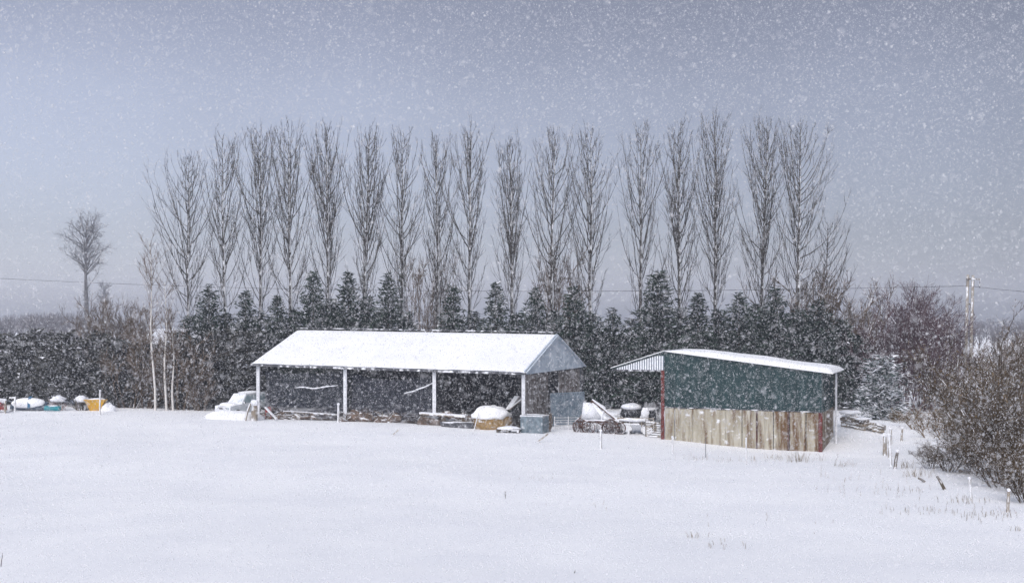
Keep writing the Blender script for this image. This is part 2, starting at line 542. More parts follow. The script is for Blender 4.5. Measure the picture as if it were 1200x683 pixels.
    # sagging windbreak nets hung across the two left bays
    for k, (s0, s1, h0, hm_, h1, lab) in enumerate(((sp[0] + .15, sp[1] - .15, 3.62, 3.45, 3.6, 'dark see-through net with snowy mid fold across the left barn bay'),
                                               (sp[1] + .15, sp[2] - .15, 3.55, 3.1, 3.6, 'dark net with a slanting snowy fold hung across the middle barn bay'))):
        N = thing('windbreak_net', lab, 'net', base + G((s0 + s1) / 2, .7), 0, 'nets hung in the barn bays')
        o0 = G((s0 + s1) / 2, .7)
        m = MB(); na, nb = 40, 12; top = []
        for i in range(na + 1):
            f = i / na
            h = (h0 * (1 - f) + h1 * f) + 4 * f * (1 - f) * (hm_ - (h0 + h1) / 2) + .12 * noise.noise(Vector((f * 7, k, 0)))
            for j in range(nb + 1):
                g = j / nb
                t = .7 + .22 * noise.noise(Vector((f * 9, g * 2.2, k * 5))) + .12 * math.sin(f * 34 + g * 2)
                m.v.append(tuple(G(s0 + (s1 - s0) * f, t, .12 + (h - .12) * g) - o0))
            hf = (2.9, 2.1)[k] * (1 - f) + (2.75, 3.0)[k] * f + 4 * f * (1 - f) * (-.42, -.6)[k] + .12 * noise.noise(Vector((f * 7, k, 0)))
            top.append(G(s0 + (s1 - s0) * f, .45 + .22 * noise.noise(Vector((f * 9, hf / h * 2.2, k * 5))) + .12 * math.sin(f * 34 + hf / h * 2), hf) - o0)
        for i in range(na):
            for j in range(nb):
                a = i * (nb + 1) + j
                m.f.append((a, a + nb + 1, a + nb + 2, a + 1)); m.m.append(0)
        m.build('netting', NET, N, smooth=True)
        m = MB()
        a, b_ = ((16, 36) if k == 0 else (26, 40))
        seg = top[a:b_ + 1]
        m.tube(seg, [.02 + .05 * abs(math.sin(i * 1.3)) * min(1, i / 3, (len(seg) - 1 - i) / 3) for i in range(len(seg))], 6)
        m.build('snow_fold', SNOWC, N, smooth=True)
    return base, G, P, sp, L, wd
BARN = barn()
base, G, P, sp, BL, BW = BARN
def bw(s, t, z=0.0):
    return G(s, t, z) + base

# ------------------------------------------------------------------ shed
def shed():
    NL = at(779, 515, 72.0); NR = at(963, 530, 68.0)
    NL.z = NR.z = 0
    u = (NR - NL).normalized(); v = Vector((-u.y, u.x, 0)); L = (NR - NL).length
    wd = 5.4
    base = Vector((NL.x, NL.y, zn(NL.x, NL.y)))
    def Q(s, t, z):
        q = NL + u * s + v * t; q.z = z
        return q - base
    def g(s, t, z=0.0):
        q = NL + u * s + v * t; q.z = zn(q.x, q.y) + z
        return q - base
    zridge, zright, zleft = ZC - 2.03, ZC - 3.22, ZC - 3.22
    ztim = ZC - 5.72          # top of the timber wall
    LC = 3.7                  # canopy to the left
    def zr(s):
        return zridge + (zright - zridge) * s / L if s >= 0 else zridge + (zleft - zridge) * (-s) / LC
    T = thing('livestock_shed', 'dark green sheet shed on a stained timber base, snow on its sloping roof', 'shed', base)
    # green sheeting: front gable, right side, with raised ribs
    m = MB()
    def wall(s0, t0, s1, t1, zb, zt0, zt1, n, th=.05):
        d = (Q(s1, t1, 0) - Q(s0, t0, 0)); w = d.length; d.normalize(); nrm = Vector((d.y, -d.x, 0))
        a0, a1 = Q(s0, t0, zb), Q(s1, t1, zb); b0, b1 = Q(s0, t0, zt0), Q(s1, t1, zt1)
        m.hexa([a0, a1, a1 - nrm * th, a0 - nrm * th, b0, b1, b1 - nrm * th, b0 - nrm * th])
        for k in range(1, n):
            f = k / n
            lo = a0.lerp(a1, f) + nrm * .012; hi = b0.lerp(b1, f) + nrm * .012
            m.beam(lo, hi - Vector((0, 0, .01)), .05, .03)
    wall(0, 0, L, 0, ztim, zr(0) - .09, zr(L) - .09, 44)
    wall(L, .06, L, wd, ztim - .05, zr(L) - .09, zr(L) - .09, 16)
    m.build('green_cladding', GREEN, T)
    # canopy gable to the left: green strip above, ribbed pale sheet below
    m = MB()
    pts = [Q(-.02, 0, ZC - 2.40), Q(-.02, 0, zr(0) - .09), Q(-LC, 0, zr(-LC) - .09), Q(-LC * .62, 0, zr(-LC * .62) - .16)]
    th = v * .05
    m.poly(pts); m.poly([p + th for p in reversed(pts)])
    for i in range(4):
        j = (i + 1) % 4
        m.poly([pts[i], pts[j], pts[j] + th, pts[i] + th][::-1])
    m.build('canopy_gable', GREEN, T)
    m = MB(); nrib = 22
    zb = ZC - 3.28
    for k in range(nrib):
        for q in (0, 1):
            s0 = -LC + .12 + (LC - .16) * (k + .5 * q) / nrib; s1 = -LC + .12 + (LC - .16) * (k + .5 * q + .5) / nrib
            o = -.06 if q == 0 else -.005
            def zt(s):
                return min(zr(s) - .13, ZC - 2.52 + .05 * (s + LC))
            if zt(s0) - zb < .03: continue
            m.hexa([Q(s0, o, zb), Q(s1, o, zb), Q(s1, .04 + .06 * (q == 0) - .05, zb), Q(s0, .04 + .06 * (q == 0) - .05, zb),
                    Q(s0, o, zt(s0)), Q(s1, o, zt(s1)), Q(s1, .0 + .05 * q, zt(s1)), Q(s0, .0 + .05 * q, zt(s0))], q)
    m.build('ribbed_sheet', [SNOWC, BLUEGREY], T)
    # roof
    oh = .6
    m = MB()
    for s0, s1 in ((-LC, 0), (0, L + oh)):
        c = [(s0, -.12), (s1, -.12), (s1, wd + .2), (s0, wd + .2)]
        m.hexa([Q(s, t, zr(s) - .07) for s, t in c] + [Q(s, t, zr(s)) for s, t in c])
    roof = m.build('roof', GREEN, T)
    m = MB(); na, nb = 50, 10
    for j in range(nb + 1):
        for i in range(na + 1):
            s = .05 + (L + oh + .05) * i / na; t = -.16 + (wd + .35) * j / nb
            ed = min(1, i / 6, (na - i) / 1.5, j * 1.2 + .25, (nb - j) / 1.5)
            h = .02 + .26 * math.sqrt(max(0, ed)) * (.35 + .65 * min(1, i / 14)) * (1 + .3 * noise.noise(Vector((s * .6, t * .6, 2))))
            m.v.append(tuple(Q(s, t, zr(s) + h)))
    for j in range(nb):
        for i in range(na):
            a = j * (na + 1) + i
            m.f.append((a, a + 1, a + na + 2, a + na + 1)); m.m.append(0)
    # the cut front edge of the snow slab
    for i in range(na):
        s0 = .05 + (L + oh + .05) * i / na; s1 = .05 + (L + oh + .05) * (i + 1) / na
        m.f.append((len(m.v), len(m.v) + 1, i + 1, i)); m.m.append(0)
        m.v.append(tuple(Q(s0, -.14, zr(s0) - .02))); m.v.append(tuple(Q(s1, -.14, zr(s1) - .02)))
    m.build('snow_cover', SNOW, roof, smooth=True)
    # canopy snow
    m = MB()
    c = [(-LC, -.1), (-.03, -.1), (-.03, wd + .15), (-LC, wd + .15)]
    m.hexa([Q(s, t, zr(s) + .003) for s, t in c] + [Q(s, t, zr(s) + .05) for s, t in c])
    m.build('canopy_snow', SNOW, roof)
    # base wall of big upright boards
    rg = random.Random(5)
    m = MB(); s = 0.02
    while s < L - .22:
        w = min(rg.choice((.32, .5, .62, .9)), L - .2 - s)
        o = rg.uniform(-.035, .02); dz = rg.uniform(-.05, .0)
        m.hexa([g(s, o, -.5), g(s + w, o, -.5), g(s + w, .08, -.5), g(s, .08, -.5),
                Q(s, o, ztim + dz), Q(s + w, o, ztim + dz), Q(s + w, .08, ztim + dz), Q(s, .08, ztim + dz)])
        s += w + rg.choice((.012, .02, .05))
    t = .1
    while t < wd:
        w = min(rg.uniform(.3, .6), wd - t)
        m.hexa([g(L - .08, t, -.5), g(L + .02, t, -.5), g(L + .02, t + w, -.5), g(L - .08, t + w, -.5),
                Q(L - .08, t, ztim), Q(L + .02, t, ztim), Q(L + .02, t + w, ztim), Q(L - .08, t + w, ztim)])
        t += w + .03
    m.build('timber_wall', PANEL, T)
    for px_ in (887, 924):                              # rusted joint straps between the boards
        k = (px_ - 600) / F; s = (k * NL.y - NL.x) / (u.x - k * u.y)
        m = MB(); m.beam(g(s, -.06, -.3), Q(s, -.06, ztim - .03), .11, .04); m.build('joint_strap', RUSTY, T)
    m = MB(); m.beam(Q(0.02, -.03, ztim + .03), Q(L, -.03, ztim + .03), .06, .05); m.build('sill_rail', DARK_STEEL, T)
    m = MB(); m.beam(g(L - .08, -.06, -.4), Q(L - .08, -.06, ztim - .02), .2, .18); m.build('post', RUST, T)
    m = MB(); m.beam(g(-.14, -.02, -.4), Q(-.14, -.02, ZC - 3.3), .2, .2); m.build('post', RUST, T)
    m = MB(); m.beam(g(L + oh - .12, wd * .55, -.4), Q(L + oh - .12, wd * .55, zr(L + oh) - .08), .12, .12); m.build('post', WHITE_STEEL, T)
    # rear wall, so the inside is dark
    m = MB()
    m.hexa([g(0, wd - .06, -.3), g(L - .1, wd - .06, -.3), g(L - .1, wd, -.3), g(0, wd, -.3),
            Q(0, wd - .06, zr(0) - .1), Q(L - .1, wd - .06, zr(L) - .1), Q(L - .1, wd, zr(L) - .1), Q(0, wd, zr(0) - .1)])
    m.build('back_wall', GREEN, T)
    for t in (.05, wd - .1):
        m = MB(); m.beam(Q(-LC + .1, t, ZC - 3.33), Q(0, t, ZC - 3.33), .1, .1); m.build('canopy_beam', DARK_STEEL, T)
shed()

# ------------------------------------------------------------------ trees
def grow(mb, p, d, L, r0, r1, rg, seg=4, n=3, up=.12, wob=.12):
    """one curved limb; returns its points and radii"""
    pts, rad = [tuple(p)], [r0]
    x, y, z = p; dx, dy, dz = d
    st = L / seg
    for i in range(seg):
        dx += rg.uniform(-wob, wob); dy += rg.uniform(-wob, wob); dz += up + rg.uniform(-wob, wob) * .5
        l = math.sqrt(dx * dx + dy * dy + dz * dz); dx, dy, dz = dx / l, dy / l, dz / l
        x += dx * st; y += dy * st; z += dz * st
        pts.append((x, y, z)); rad.append(r0 + (r1 - r0) * (i + 1) / seg)
    mb.tube(pts, rad, n)
    return pts, rad

def along(pts, f):
    k = f * (len(pts) - 1); i = min(int(k), len(pts) - 2); t = k - i
    a, b = pts[i], pts[i + 1]
    return tuple(a[q] + (b[q] - a[q]) * t for q in range(3)), tuple(b[q] - a[q] for q in range(3))

def side(d, rg, ang):
    """direction d turned by about ang in a random plane"""
    d = Vector(d).normalized()
    q = Vector((rg.gauss(0, 1), rg.gauss(0, 1), rg.gauss(0, 1)))
    q = (q - d * q.dot(d)).normalized()
    return tuple(d * math.cos(ang) + q * math.sin(ang))

def poplar(label, px, d, top, half, seed, lean=0.0, skew=0.0, clear=.30, group='tall bare poplars in a row behind the barn', dens=1.0):
    rg = random.Random(seed)
    b = gd(px, d)
    tz = at(px, top, d).z
    h = tz - b.z
    T = thing('poplar_tree', label, 'tree', b, 0, group)
    tr = MB()
    pts, rad = [], []
    ns = 16
    ox, oy = 0.0, 0.0
    for i in range(ns + 1):
        f = i / ns
        ox += rg.uniform(-.07, .07); oy += rg.uniform(-.07, .07)
        pts.append((ox + lean * f * h, oy, f * h * .97 - (0.3 if i == 0 else 0)))
        rad.append(max(.014, (.225 * (1 - f) ** .85 + .012) * (1.35 if i == 0 else 1) * h / 25))
    tr.tube(pts, rad, 7)
    tr.build('trunk', BARK, T, smooth=True)
    cr = MB()
    hw = half * 1.18 / F * d                    # half width in metres
    N = int(66 * dens * rg.uniform(.8, 1.08))
    ga = rg.uniform(0, 6.28)
    bare = rg.uniform(0, 6.28)                        # one side of each crown is thinner
    for i in range(N):
        f = clear + (.965 - clear) * ((i + rg.random()) / N) ** .9
        if rg.random() < .06: continue
        p, _ = along(pts, min(1, f / .97))
        ga += 2.4 + rg.uniform(-.6, .6)
        rel = (f - clear) / (1 - clear)
        thin = .62 if math.cos(ga - bare) > .5 and rg.random() < .6 else 1
        L = h * (.26 + .19 * rel if rel < .4 else .336 - .40 * (rel - .4)) * rg.uniform(.6, 1.15) * thin
        L = min(L, max(1.0, h * rg.uniform(.95, 1.01) - p[2]))
        prof = 1.0 if rel < .55 else 1.0 - .75 * (rel - .55) / .45
        w = hw * prof * rg.uniform(.45, 1.25) * (1 + skew * math.cos(ga)) * thin
        w = min(w, L * (.92 - .5 * rel))
        ca, sa = math.cos(ga), math.sin(ga)
        cu = rg.uniform(.5, 1.7)
        n_ = 8; bp = []; wx = wy = 0.0
        for k in range(n_ + 1):
            t = k / n_
            wx += rg.uniform(-.07, .07); wy += rg.uniform(-.07, .07)
            o = w * (1 - math.exp(-cu * t)) / (1 - math.exp(-cu))
            bp.append((p[0] + ca * o + wx * (k > 0), p[1] + sa * o + wy * (k > 0), p[2] + L * t ** 1.2))
        r0 = (.030 + .055 * rel * (1 - rel) * 2) * rg.uniform(.65, 1.1) * (.6 + .4 * L / (h * .25))
        cr.tube(bp, [r0 + (.007 - r0) * (k / n_) ** .8 for k in range(n_ + 1)], 4 if rel < .5 else 3)
        for k in range(int(3 + L * rg.uniform(.9, 1.3))):
            g = rg.uniform(.10, .95)
            q, dd = along(bp, g)
            l2 = L * rg.uniform(.16, .36) * (1.15 - .55 * g)
            sp_, _ = grow(cr, q, side(dd, rg, rg.uniform(.25, .75)), l2, .015 * (1.2 - .5 * g), .006, rg, 4, 3, up=.16, wob=.10)
            for w_ in range(rg.randint(1, 3)):
                q2, d2 = along(sp_, rg.uniform(.15, .9))
                grow(cr, q2, side(d2, rg, rg.uniform(.25, .6)), l2 * rg.uniform(.3, .6), .008, .0045, rg, 2, 3, up=.2, wob=.12)
    cr.build('crown', TWIG, T)
    return T

POP = [
    (220, 97, 176, 34, 'bare poplar at the left end of the tall row, shorter and bushier'),
    (266, 96.5, 152, 27, 'second bare poplar from the left in the tall row'),
    (305, 97, 145, 26, 'third bare poplar from the left in the tall row'),
    (341, 96, 137, 26, 'fourth bare poplar from the left, above the snowy roof\'s left corner'),
    (385, 97, 143, 22, 'bare narrow poplar, fifth from the left, over the left barn bay'),
    (428, 96.5, 150, 24, 'sixth bare poplar from the left, its lower trunk clothed in ivy'),
    (470, 96, 148, 25, 'seventh poplar from the left, ivy on its lower trunk, above middle barn bay'),
    (513, 97, 156, 20, 'bare slender poplar, eighth from the left, over the middle barn roof'),
    (553, 96, 145, 25, 'ninth bare poplar from the left, midway along the tall row'),
    (602, 97, 158, 17, 'narrowest bare poplar, tenth from the left, with a crooked fork'),
    (645, 96.5, 150, 27, 'eleventh poplar from the left, forked, just above barn\'s right gable'),
    (691, 96, 143, 27, 'twelfth poplar from the left, wide, over the gap between barn and shed'),
    (750, 97, 143, 24, 'thirteenth poplar from the left, just left of the green shed\'s peak'),
    (797, 96.5, 142, 24, 'fourteenth poplar from the left, above the green shed\'s left end'),
    (838, 97, 131, 25, 'tallest bare poplar, fourth from the right end of the row'),
    (890, 96, 134, 28, 'third poplar from the right end, over the middle of green shed'),
    (934, 95.5, 138, 42, 'bare poplar with white trunk, second from right, crown spreading right'),
]
for i, (px, d, top, half, lab) in enumerate(POP):
    poplar(lab, px, d, top, half, 100 + i, lean=(-.012 if i == 9 else .006 if i == 16 else random.Random(i).uniform(-.012, .012)),
           skew=(.45 if i == 16 else -.25 if i == 0 else 0), clear=.27 if i in (0, 16) else random.Random(i * 3).uniform(.23, .30),
           dens=1.25 if i in (0, 14, 15, 16) else 1.0)
poplar('low bushy bare tree at the right end of the poplar row', 972, 98, 255, 34, 140, skew=.2, clear=.15, group=None, dens=.9)

# ivy on the two poplars' lower trunks
def leafcards(mb, c, n, spread, size, rg, m=0, up=0.0):
    for k in range(n):
        p = Vector(c) + Vector((rg.gauss(0, spread[0]), rg.gauss(0, spread[1]), rg.gauss(0, spread[2])))
        a = Vector((rg.uniform(-1, 1), rg.uniform(-1, 1), rg.uniform(-1, 1) + up)).normalized() * size * rg.uniform(.6, 1.3)
        b = Vector((rg.uniform(-1, 1), rg.uniform(-1, 1), rg.uniform(-1, 1))).normalized() * size * rg.uniform(.4, .8)
        mb.poly([p, p + a * .5 + b * .5, p + a], m)

for t in [o for o in COL.objects if o.type == 'EMPTY' and o.get('label') and 'ivy' in o['label']]:
    rg = random.Random(int(t.location.x * 10)); m = MB()
    for k in range(420):
        z = rg.uniform(.5, 12.5) ; a = rg.uniform(0, 6.28); r = .2 + rg.random() * .28 * (1 - z / 16)
        leafcards(m, (math.cos(a) * r, math.sin(a) * r, z), 2, (.08, .08, .12), .28, rg)
    m.build('ivy', IVY, t)

def conifer_mesh(seed, h, rmax, needle, snowy=.07, power=.8, name='crown', droop=.1, dens=1.0):
    rg = random.Random(seed); m = MB()
    nl = int(h * 4.2 * dens)
    for i in range(nl):
        f = (i + rg.random()) / nl
        z = h * (.03 + .96 * f)
        Rz = rmax * max(.04, (1 - f) ** power) * rg.uniform(.72, 1.12)
        nb = max(4, int(6 + 7 * (1 - f) * rmax / 2))
        a0 = rg.uniform(0, 6.28)
        for b in range(nb):
            a = a0 + 6.283 * b / nb + rg.uniform(-.25, .25)
            Rb = Rz * rg.uniform(.6, 1.15)
            lift = rg.uniform(.1, .55)
            steps = max(2, int(Rb / .23))
            zj = rg.uniform(-.35, .35) * (1 - f)
            for s in range(steps):
                g = (s + rg.uniform(.2, 1)) / steps
                rr = Rb * g
                c = Vector((math.cos(a) * rr, math.sin(a) * rr, z + zj + rr * lift - droop * rr * g))
                out = Vector((math.cos(a + rg.uniform(-.9, .9)), math.sin(a + rg.uniform(-.9, .9)), rg.uniform(-.5, .7)))
                sn = 1 if rg.random() < snowy * (.5 + g) else 0
                for q in range(3):
                    w = rg.uniform(.10, .26)
                    l = rg.uniform(.25, .52)
                    sd_ = Vector((rg.uniform(-1, 1), rg.uniform(-1, 1), rg.uniform(-1, 1)))
                    if sn: sd_.z *= .3
                    sd_ = sd_.normalized() * w
                    o = out.normalized() * l
                    jit = Vector((rg.uniform(-.2, .2), rg.uniform(-.2, .2), rg.uniform(-.25, .25)))
                    m.poly([c + jit - sd_ * .5, c + jit + sd_ * .5, c + jit + o], sn)
        if f > .93:
            m.poly([Vector((-.06, 0, z)), Vector((.06, 0, z)), Vector((0, 0, min(h * 1.02, z + .7)))])
    return m

def conifer_proto(seed, h, rmax, needle, **k):
    T = bpy.data.objects.new('conifer_tree', None); COL.objects.link(T)
    m = conifer_mesh(seed, h, rmax, needle, **k)
    m.build('crown', [needle, SNOWC], T)
    t = MB(); t.tube([(0, 0, -.4), (0, 0, h * .5), (0, 0, h * .95)], [.17, .1, .02], 6); t.build('trunk', DARK_TWIG, T)
    return T

protos = [conifer_proto(i, 11.0, 2.75, NEEDLE, snowy=.012 + .01 * (i % 2), power=.55 + .06 * (i % 3)) for i in range(5)]
CON = [  # px, top row, distance, width factor, label
    (245, 335, 94.5, 1.0, 'dark pointed conifer between the first and second poplars from the left'),
    (288, 340, 94.0, .9, 'dark pointed conifer between the second and third poplars from the left'),
    (325, 346, 94.5, .9, 'dark conifer between third and fourth poplars, left of the snowy roof'),
    (367, 320, 94.0, 1.0, 'dark sharp-tipped conifer behind the barn roof\'s left end'),
    (408, 320, 94.5, 1.0, 'dark sharp-tipped conifer just left of the ivy-clad sixth poplar'),
    (455, 322, 94.0, 1.0, 'dark conifer between the two ivy-clad poplars behind the barn roof'),
    (531, 334, 94.5, .95, 'dark cone-shaped conifer right of the bare gap above the barn roof'),
    (581, 331, 94.0, 1.0, 'dark conifer between the ninth and tenth poplars above the barn roof'),
    (627, 338, 94.5, .85, 'dark conifer just above the ridge near the barn\'s right end'),
    (673, 337, 93.0, 1.05, 'dark conifer directly right of the barn gable peak'),
    (718, 362, 93.5, .95, 'shorter dark conifer above the left tip of the green shed\'s canopy'),
    (771, 317, 93.0, 1.35, 'tallest broadest dark conifer, left of the green shed\'s peak'),
    (818, 343, 94.0, 1.05, 'dark conifer behind the left half of the shed\'s snowy roof'),
    (866, 344, 93.5, 1.1, 'dark conifer between the two poplars over the shed roof\'s middle'),
    (908, 338, 94.0, 1.1, 'dark conifer left of the white-trunked poplar behind the shed'),
    (958, 352, 94.0, 1.2, 'dark conifer right of the white-trunked poplar, behind the shed roof\'s right part'),
    (987, 374, 93.0, 1.1, 'dark conifer behind the right tip of the shed roof'),
    (1006, 392, 92.0, 1.0, 'dark low conifer at the right end of the evergreen row'),
    (222, 372, 95.5, 1.0, 'low dark evergreen at the foot of the leftmost poplar'),
    (266, 368, 95.0, .9, 'low dark evergreen at the foot of the second poplar from left'),
    (306, 366, 95.0, .9, 'low dark evergreen at the foot of the third poplar from left'),
    (345, 362, 95.5, .9, 'low dark evergreen at the foot of the fourth poplar from left'),
    (388, 350, 95.5, .9, 'dark evergreen at the foot of the fifth poplar, behind barn roof'),
    (432, 348, 95.5, .9, 'dark evergreen around the trunk of the ivy-clad sixth poplar'),
    (478, 366, 95.5, .7, 'narrow evergreen around the trunk of the ivy-clad seventh poplar'),
    (556, 366, 95.5, .9, 'low dark evergreen at the foot of the ninth poplar, behind roof'),
    (605, 366, 95.5, .85, 'low dark evergreen at the foot of the narrow tenth poplar'),
    (650, 364, 95.5, .9, 'low dark evergreen at the foot of the eleventh poplar'),
    (695, 368, 95.0, 1.0, 'low dark evergreen at the foot of the twelfth poplar'),
    (740, 374, 95.0, 1.0, 'low dark evergreen at the foot of the thirteenth poplar'),
    (797, 362, 95.5, 1.0, 'low dark evergreen at the foot of the fourteenth poplar'),
    (842, 362, 95.5, 1.0, 'low dark evergreen at the foot of the tallest poplar'),
    (886, 356, 95.5, 1.0, 'low dark evergreen at the foot of the third poplar from right'),
    (934, 364, 94.3, 1.0, 'low dark evergreen beneath the white-trunked poplar'),
]
first = set()
def place(proto, loc, sx, sz, rz, label, cat, group, name=None):
    if proto.name not in first:
        first.add(proto.name); o = proto
    else:
        o = copy_tree(proto)
    o.location = loc; o.scale = (sx, sx, sz); o.rotation_euler = (0, 0, rz)
    return tag(o, label, cat, group)
for i, (px, top, d, wf, lab) in enumerate(CON):
    b = gd(px, d); h = at(px, top, d).z - b.z
    if i >= 18: wf *= 1.3
    place(protos[i % 5], b, wf, h / 11.0, i * 1.7, lab, 'tree', 'dark conifers below the poplars')

hp = [conifer_proto(20 + i, 7.0, 2.2, NEEDLE2, snowy=.035, power=.3) for i in range(4)]
HEDGE = [
    (-8, 392, 'hedge evergreen at the left edge, behind the red machine'),
    (18, 394, 'hedge evergreen directly behind the white T-topped stake'),
    (42, 386, 'pointed hedge evergreen behind the snow covered boat'),
    (72, 388, 'pointed hedge evergreen behind the reddish snowy bush'),
    (96, 396, 'hedge evergreen behind the grey snowy bush beside the yellow bucket'),
    (118, 390, 'hedge evergreen directly behind the yellow bucket'),
    (141, 398, 'hedge evergreen between the yellow bucket and the birch stems'),
    (162, 402, 'lower hedge evergreen just left of the birch stems'),
    (188, 404, 'low hedge evergreen directly behind the birch stems'),
    (210, 398, 'low hedge evergreen right of the birch stems'),
    (236, 392, 'evergreen between birch stems and the parked pale vehicle'),
    (262, 386, 'evergreen directly behind the parked pale vehicle'),
    (290, 390, 'evergreen beside the left end post of the barn'),
]
for i, (px, top, lab) in enumerate(HEDGE):
    d = 91.5 + (i % 3) * .7
    b = gd(px, d); h = at(px, top, d).z - b.z
    place(hp[i % 4], b, 1.25, h / 7.0, i * 2.1, lab, 'tree', 'evergreens in the left hedge')

# snow laden evergreen right of the shed
sb = conifer_proto(40, 6.0, 2.3, NEEDLE3, snowy=.42, power=.35)
b = gd(1034, 80); sb.name = 'evergreen_shrub'
place(sb, b, 1.0, (at(1034, 418, 80).z - b.z) / 6.0, .4, 'blue-green evergreen bush laden with snow, right of the shed', 'bush', None)

# ------------------------------------------------------------------ bare shrubs
def shrub_mesh(seed, h, w, stems, twig, fork=(5, 6, 4), spread=.5, thick=1.0, leaf=0, up=.08):
    rg = random.Random(seed); st, tw, lf = MB(), MB(), MB()
    for i in range(stems):
        a = rg.uniform(0, 6.28); r = math.sqrt(rg.random()) * w * .25
        p = (math.cos(a) * r, math.sin(a) * r, -.2)
        sp_ = spread * rg.uniform(.2, 1.1)
        d = (math.cos(a) * sp_, math.sin(a) * sp_, 1)
        L = h * rg.uniform(.6, .98)
        b1, _ = grow(st, p, d, L, .05 * thick, .012 * thick, rg, 6, 4, up=up * .5, wob=.13)
        for j in range(fork[0]):
            g = rg.uniform(.15, .95)
            q, dd = along(b1, g)
            l2 = L * rg.uniform(.3, .5) * (1.15 - .6 * g)
            b2, _ = grow(st, q, side(dd, rg, rg.uniform(.45, .95)), l2, .026 * thick, .010 * thick, rg, 4, 3, up=up, wob=.18)
            for k in range(fork[1]):
                g2 = rg.uniform(.2, 1)
                q2, d2 = along(b2, g2)
                l3 = l2 * rg.uniform(.3, .55)
                b3, _ = grow(tw, q2, side(d2, rg, rg.uniform(.4, .95)), l3, .013 * thick, .007 * thick, rg, 3, 3, up=up, wob=.2)
                if leaf:
                    leafcards(lf, b3[-1], leaf, (.15, .15, .15), .13, rg)
                for e in range(fork[2]):
                    q3, d3 = along(b3, rg.uniform(.15, 1))
                    grow(tw, q3, side(d3, rg, rg.uniform(.4, .9)), l3 * rg.uniform(.4, .7), .008 * thick, .005 * thick, rg, 2, 3, up=up, wob=.2)
    return st, tw, lf

def shrub_proto(seed, name, h, w, stems, twig, stem_mat=None, **k):
    T = bpy.data.objects.new(name, None); COL.objects.link(T)
    st, tw, lf = shrub_mesh(seed, h, w, stems, twig, **k)
    st.build('stems', stem_mat or twig, T); tw.build('twigs', twig, T)
    if lf.v: lf.build('dead_leaves', DEAD_LEAF, T)
    return T

PROTO_H = {}
def put(proto, h0, px, d, top, wf, label, rz, cat='bush', group=None, z=None):
    b = gd(px, d)
    h = at(px, top, d).z - b.z
    h0 = PROTO_H.setdefault(proto.name, float(np.percentile([v.co.z for c in proto.children for v in c.data.vertices], 98.5)))
    return place(proto, b, wf * h / h0, h / h0, rz, label, cat, group)

# purple-brown trees on the right
pb = [shrub_proto(60 + i, 'bare_tree', 9.0, 4, 14, PURPLE_TWIG, fork=(6, 7, 4), spread=.42, thick=1.35) for i in range(2)]
put(pb[0], 9, 1062, 88, 338, .85, 'purple-brown bare tree with two peaks, left of the twin poles', .3, 'tree', 'purple-brown bare trees right of the shed')
put(pb[1], 9, 1096, 95.5, 340, .9, 'purple-brown bare tree standing against the twin wooden poles', 1.9, 'tree', 'purple-brown bare trees right of the shed')
put(pb[0], 9, 1032, 91, 384, .9, 'lower purple-brown bare tree between evergreens and the twin-peaked tree', 4.0, 'tree', 'purple-brown bare trees right of the shed')
put(pb[1], 9, 1120, 84, 440, .9, 'lower purple-brown bare tree at the foot of the twin poles', 3.1, 'tree', 'purple-brown bare trees right of the shed')
put(pb[1], 9, 1046, 90, 356, 1.0, 'purple-brown bare tree just left of the twin-peaked tree', 5.0, 'tree', 'purple-brown bare trees right of the shed')
put(pb[0], 9, 1080, 90, 350, 1.0, 'purple-brown bare tree between the two peaks, slightly behind', 2.6, 'tree', 'purple-brown bare trees right of the shed')
put(pb[1], 9, 1112, 96, 366, 1.0, 'purple-brown bare tree just left of the twin poles, behind the others', .8, 'tree', 'purple-brown bare trees right of the shed')
# olive willows and thorn scrub at the right edge
ow = [shrub_proto(70 + i, 'willow_bush', 5.0, 3, 12, OLIVE_TWIG, fork=(5, 5, 3), spread=.3, thick=1.1, leaf=1) for i in range(2)]
put(ow[0], 5, 1125, 70, 446, 1.0, 'olive-tan willow bush in front of the twin poles', .5, group='tan willow bushes')
put(ow[1], 5, 1160, 66, 432, 1.0, 'tallest olive-tan willow bush with pale upright stems, right of twin poles', 2.2, group='tan willow bushes')
put(ow[0], 5, 1188, 64, 430, 1.0, 'olive-tan willow bush near the right edge, beneath the dark thorn', 3.6, group='tan willow bushes')
br = [shrub_proto(80 + i, 'bracken_clump', 1.6, 3, 16, DEAD_LEAF, fork=(5, 4, 2), spread=1.1, thick=.6, leaf=2) for i in range(2)]
put(br[0], 1.6, 1085, 74, 478, 1.1, 'russet bracken clump at the back of the track, left', 1, 'bracken', 'russet bracken')
put(br[1], 1.6, 1112, 70, 478, 1.2, 'russet bracken clump behind the snow mound', 2.4, 'bracken', 'russet bracken')
put(br[0], 1.6, 1060, 77, 482, 1.0, 'russet bracken clump below the snow laden evergreen', 4, 'bracken', 'russet bracken')
th = [shrub_proto(90 + i, 'thorn_bush', 5.0, 3.5, 16, DARK_TWIG, fork=(7, 7, 4), spread=.8, thick=.95, leaf=2, up=.03) for i in range(3)]
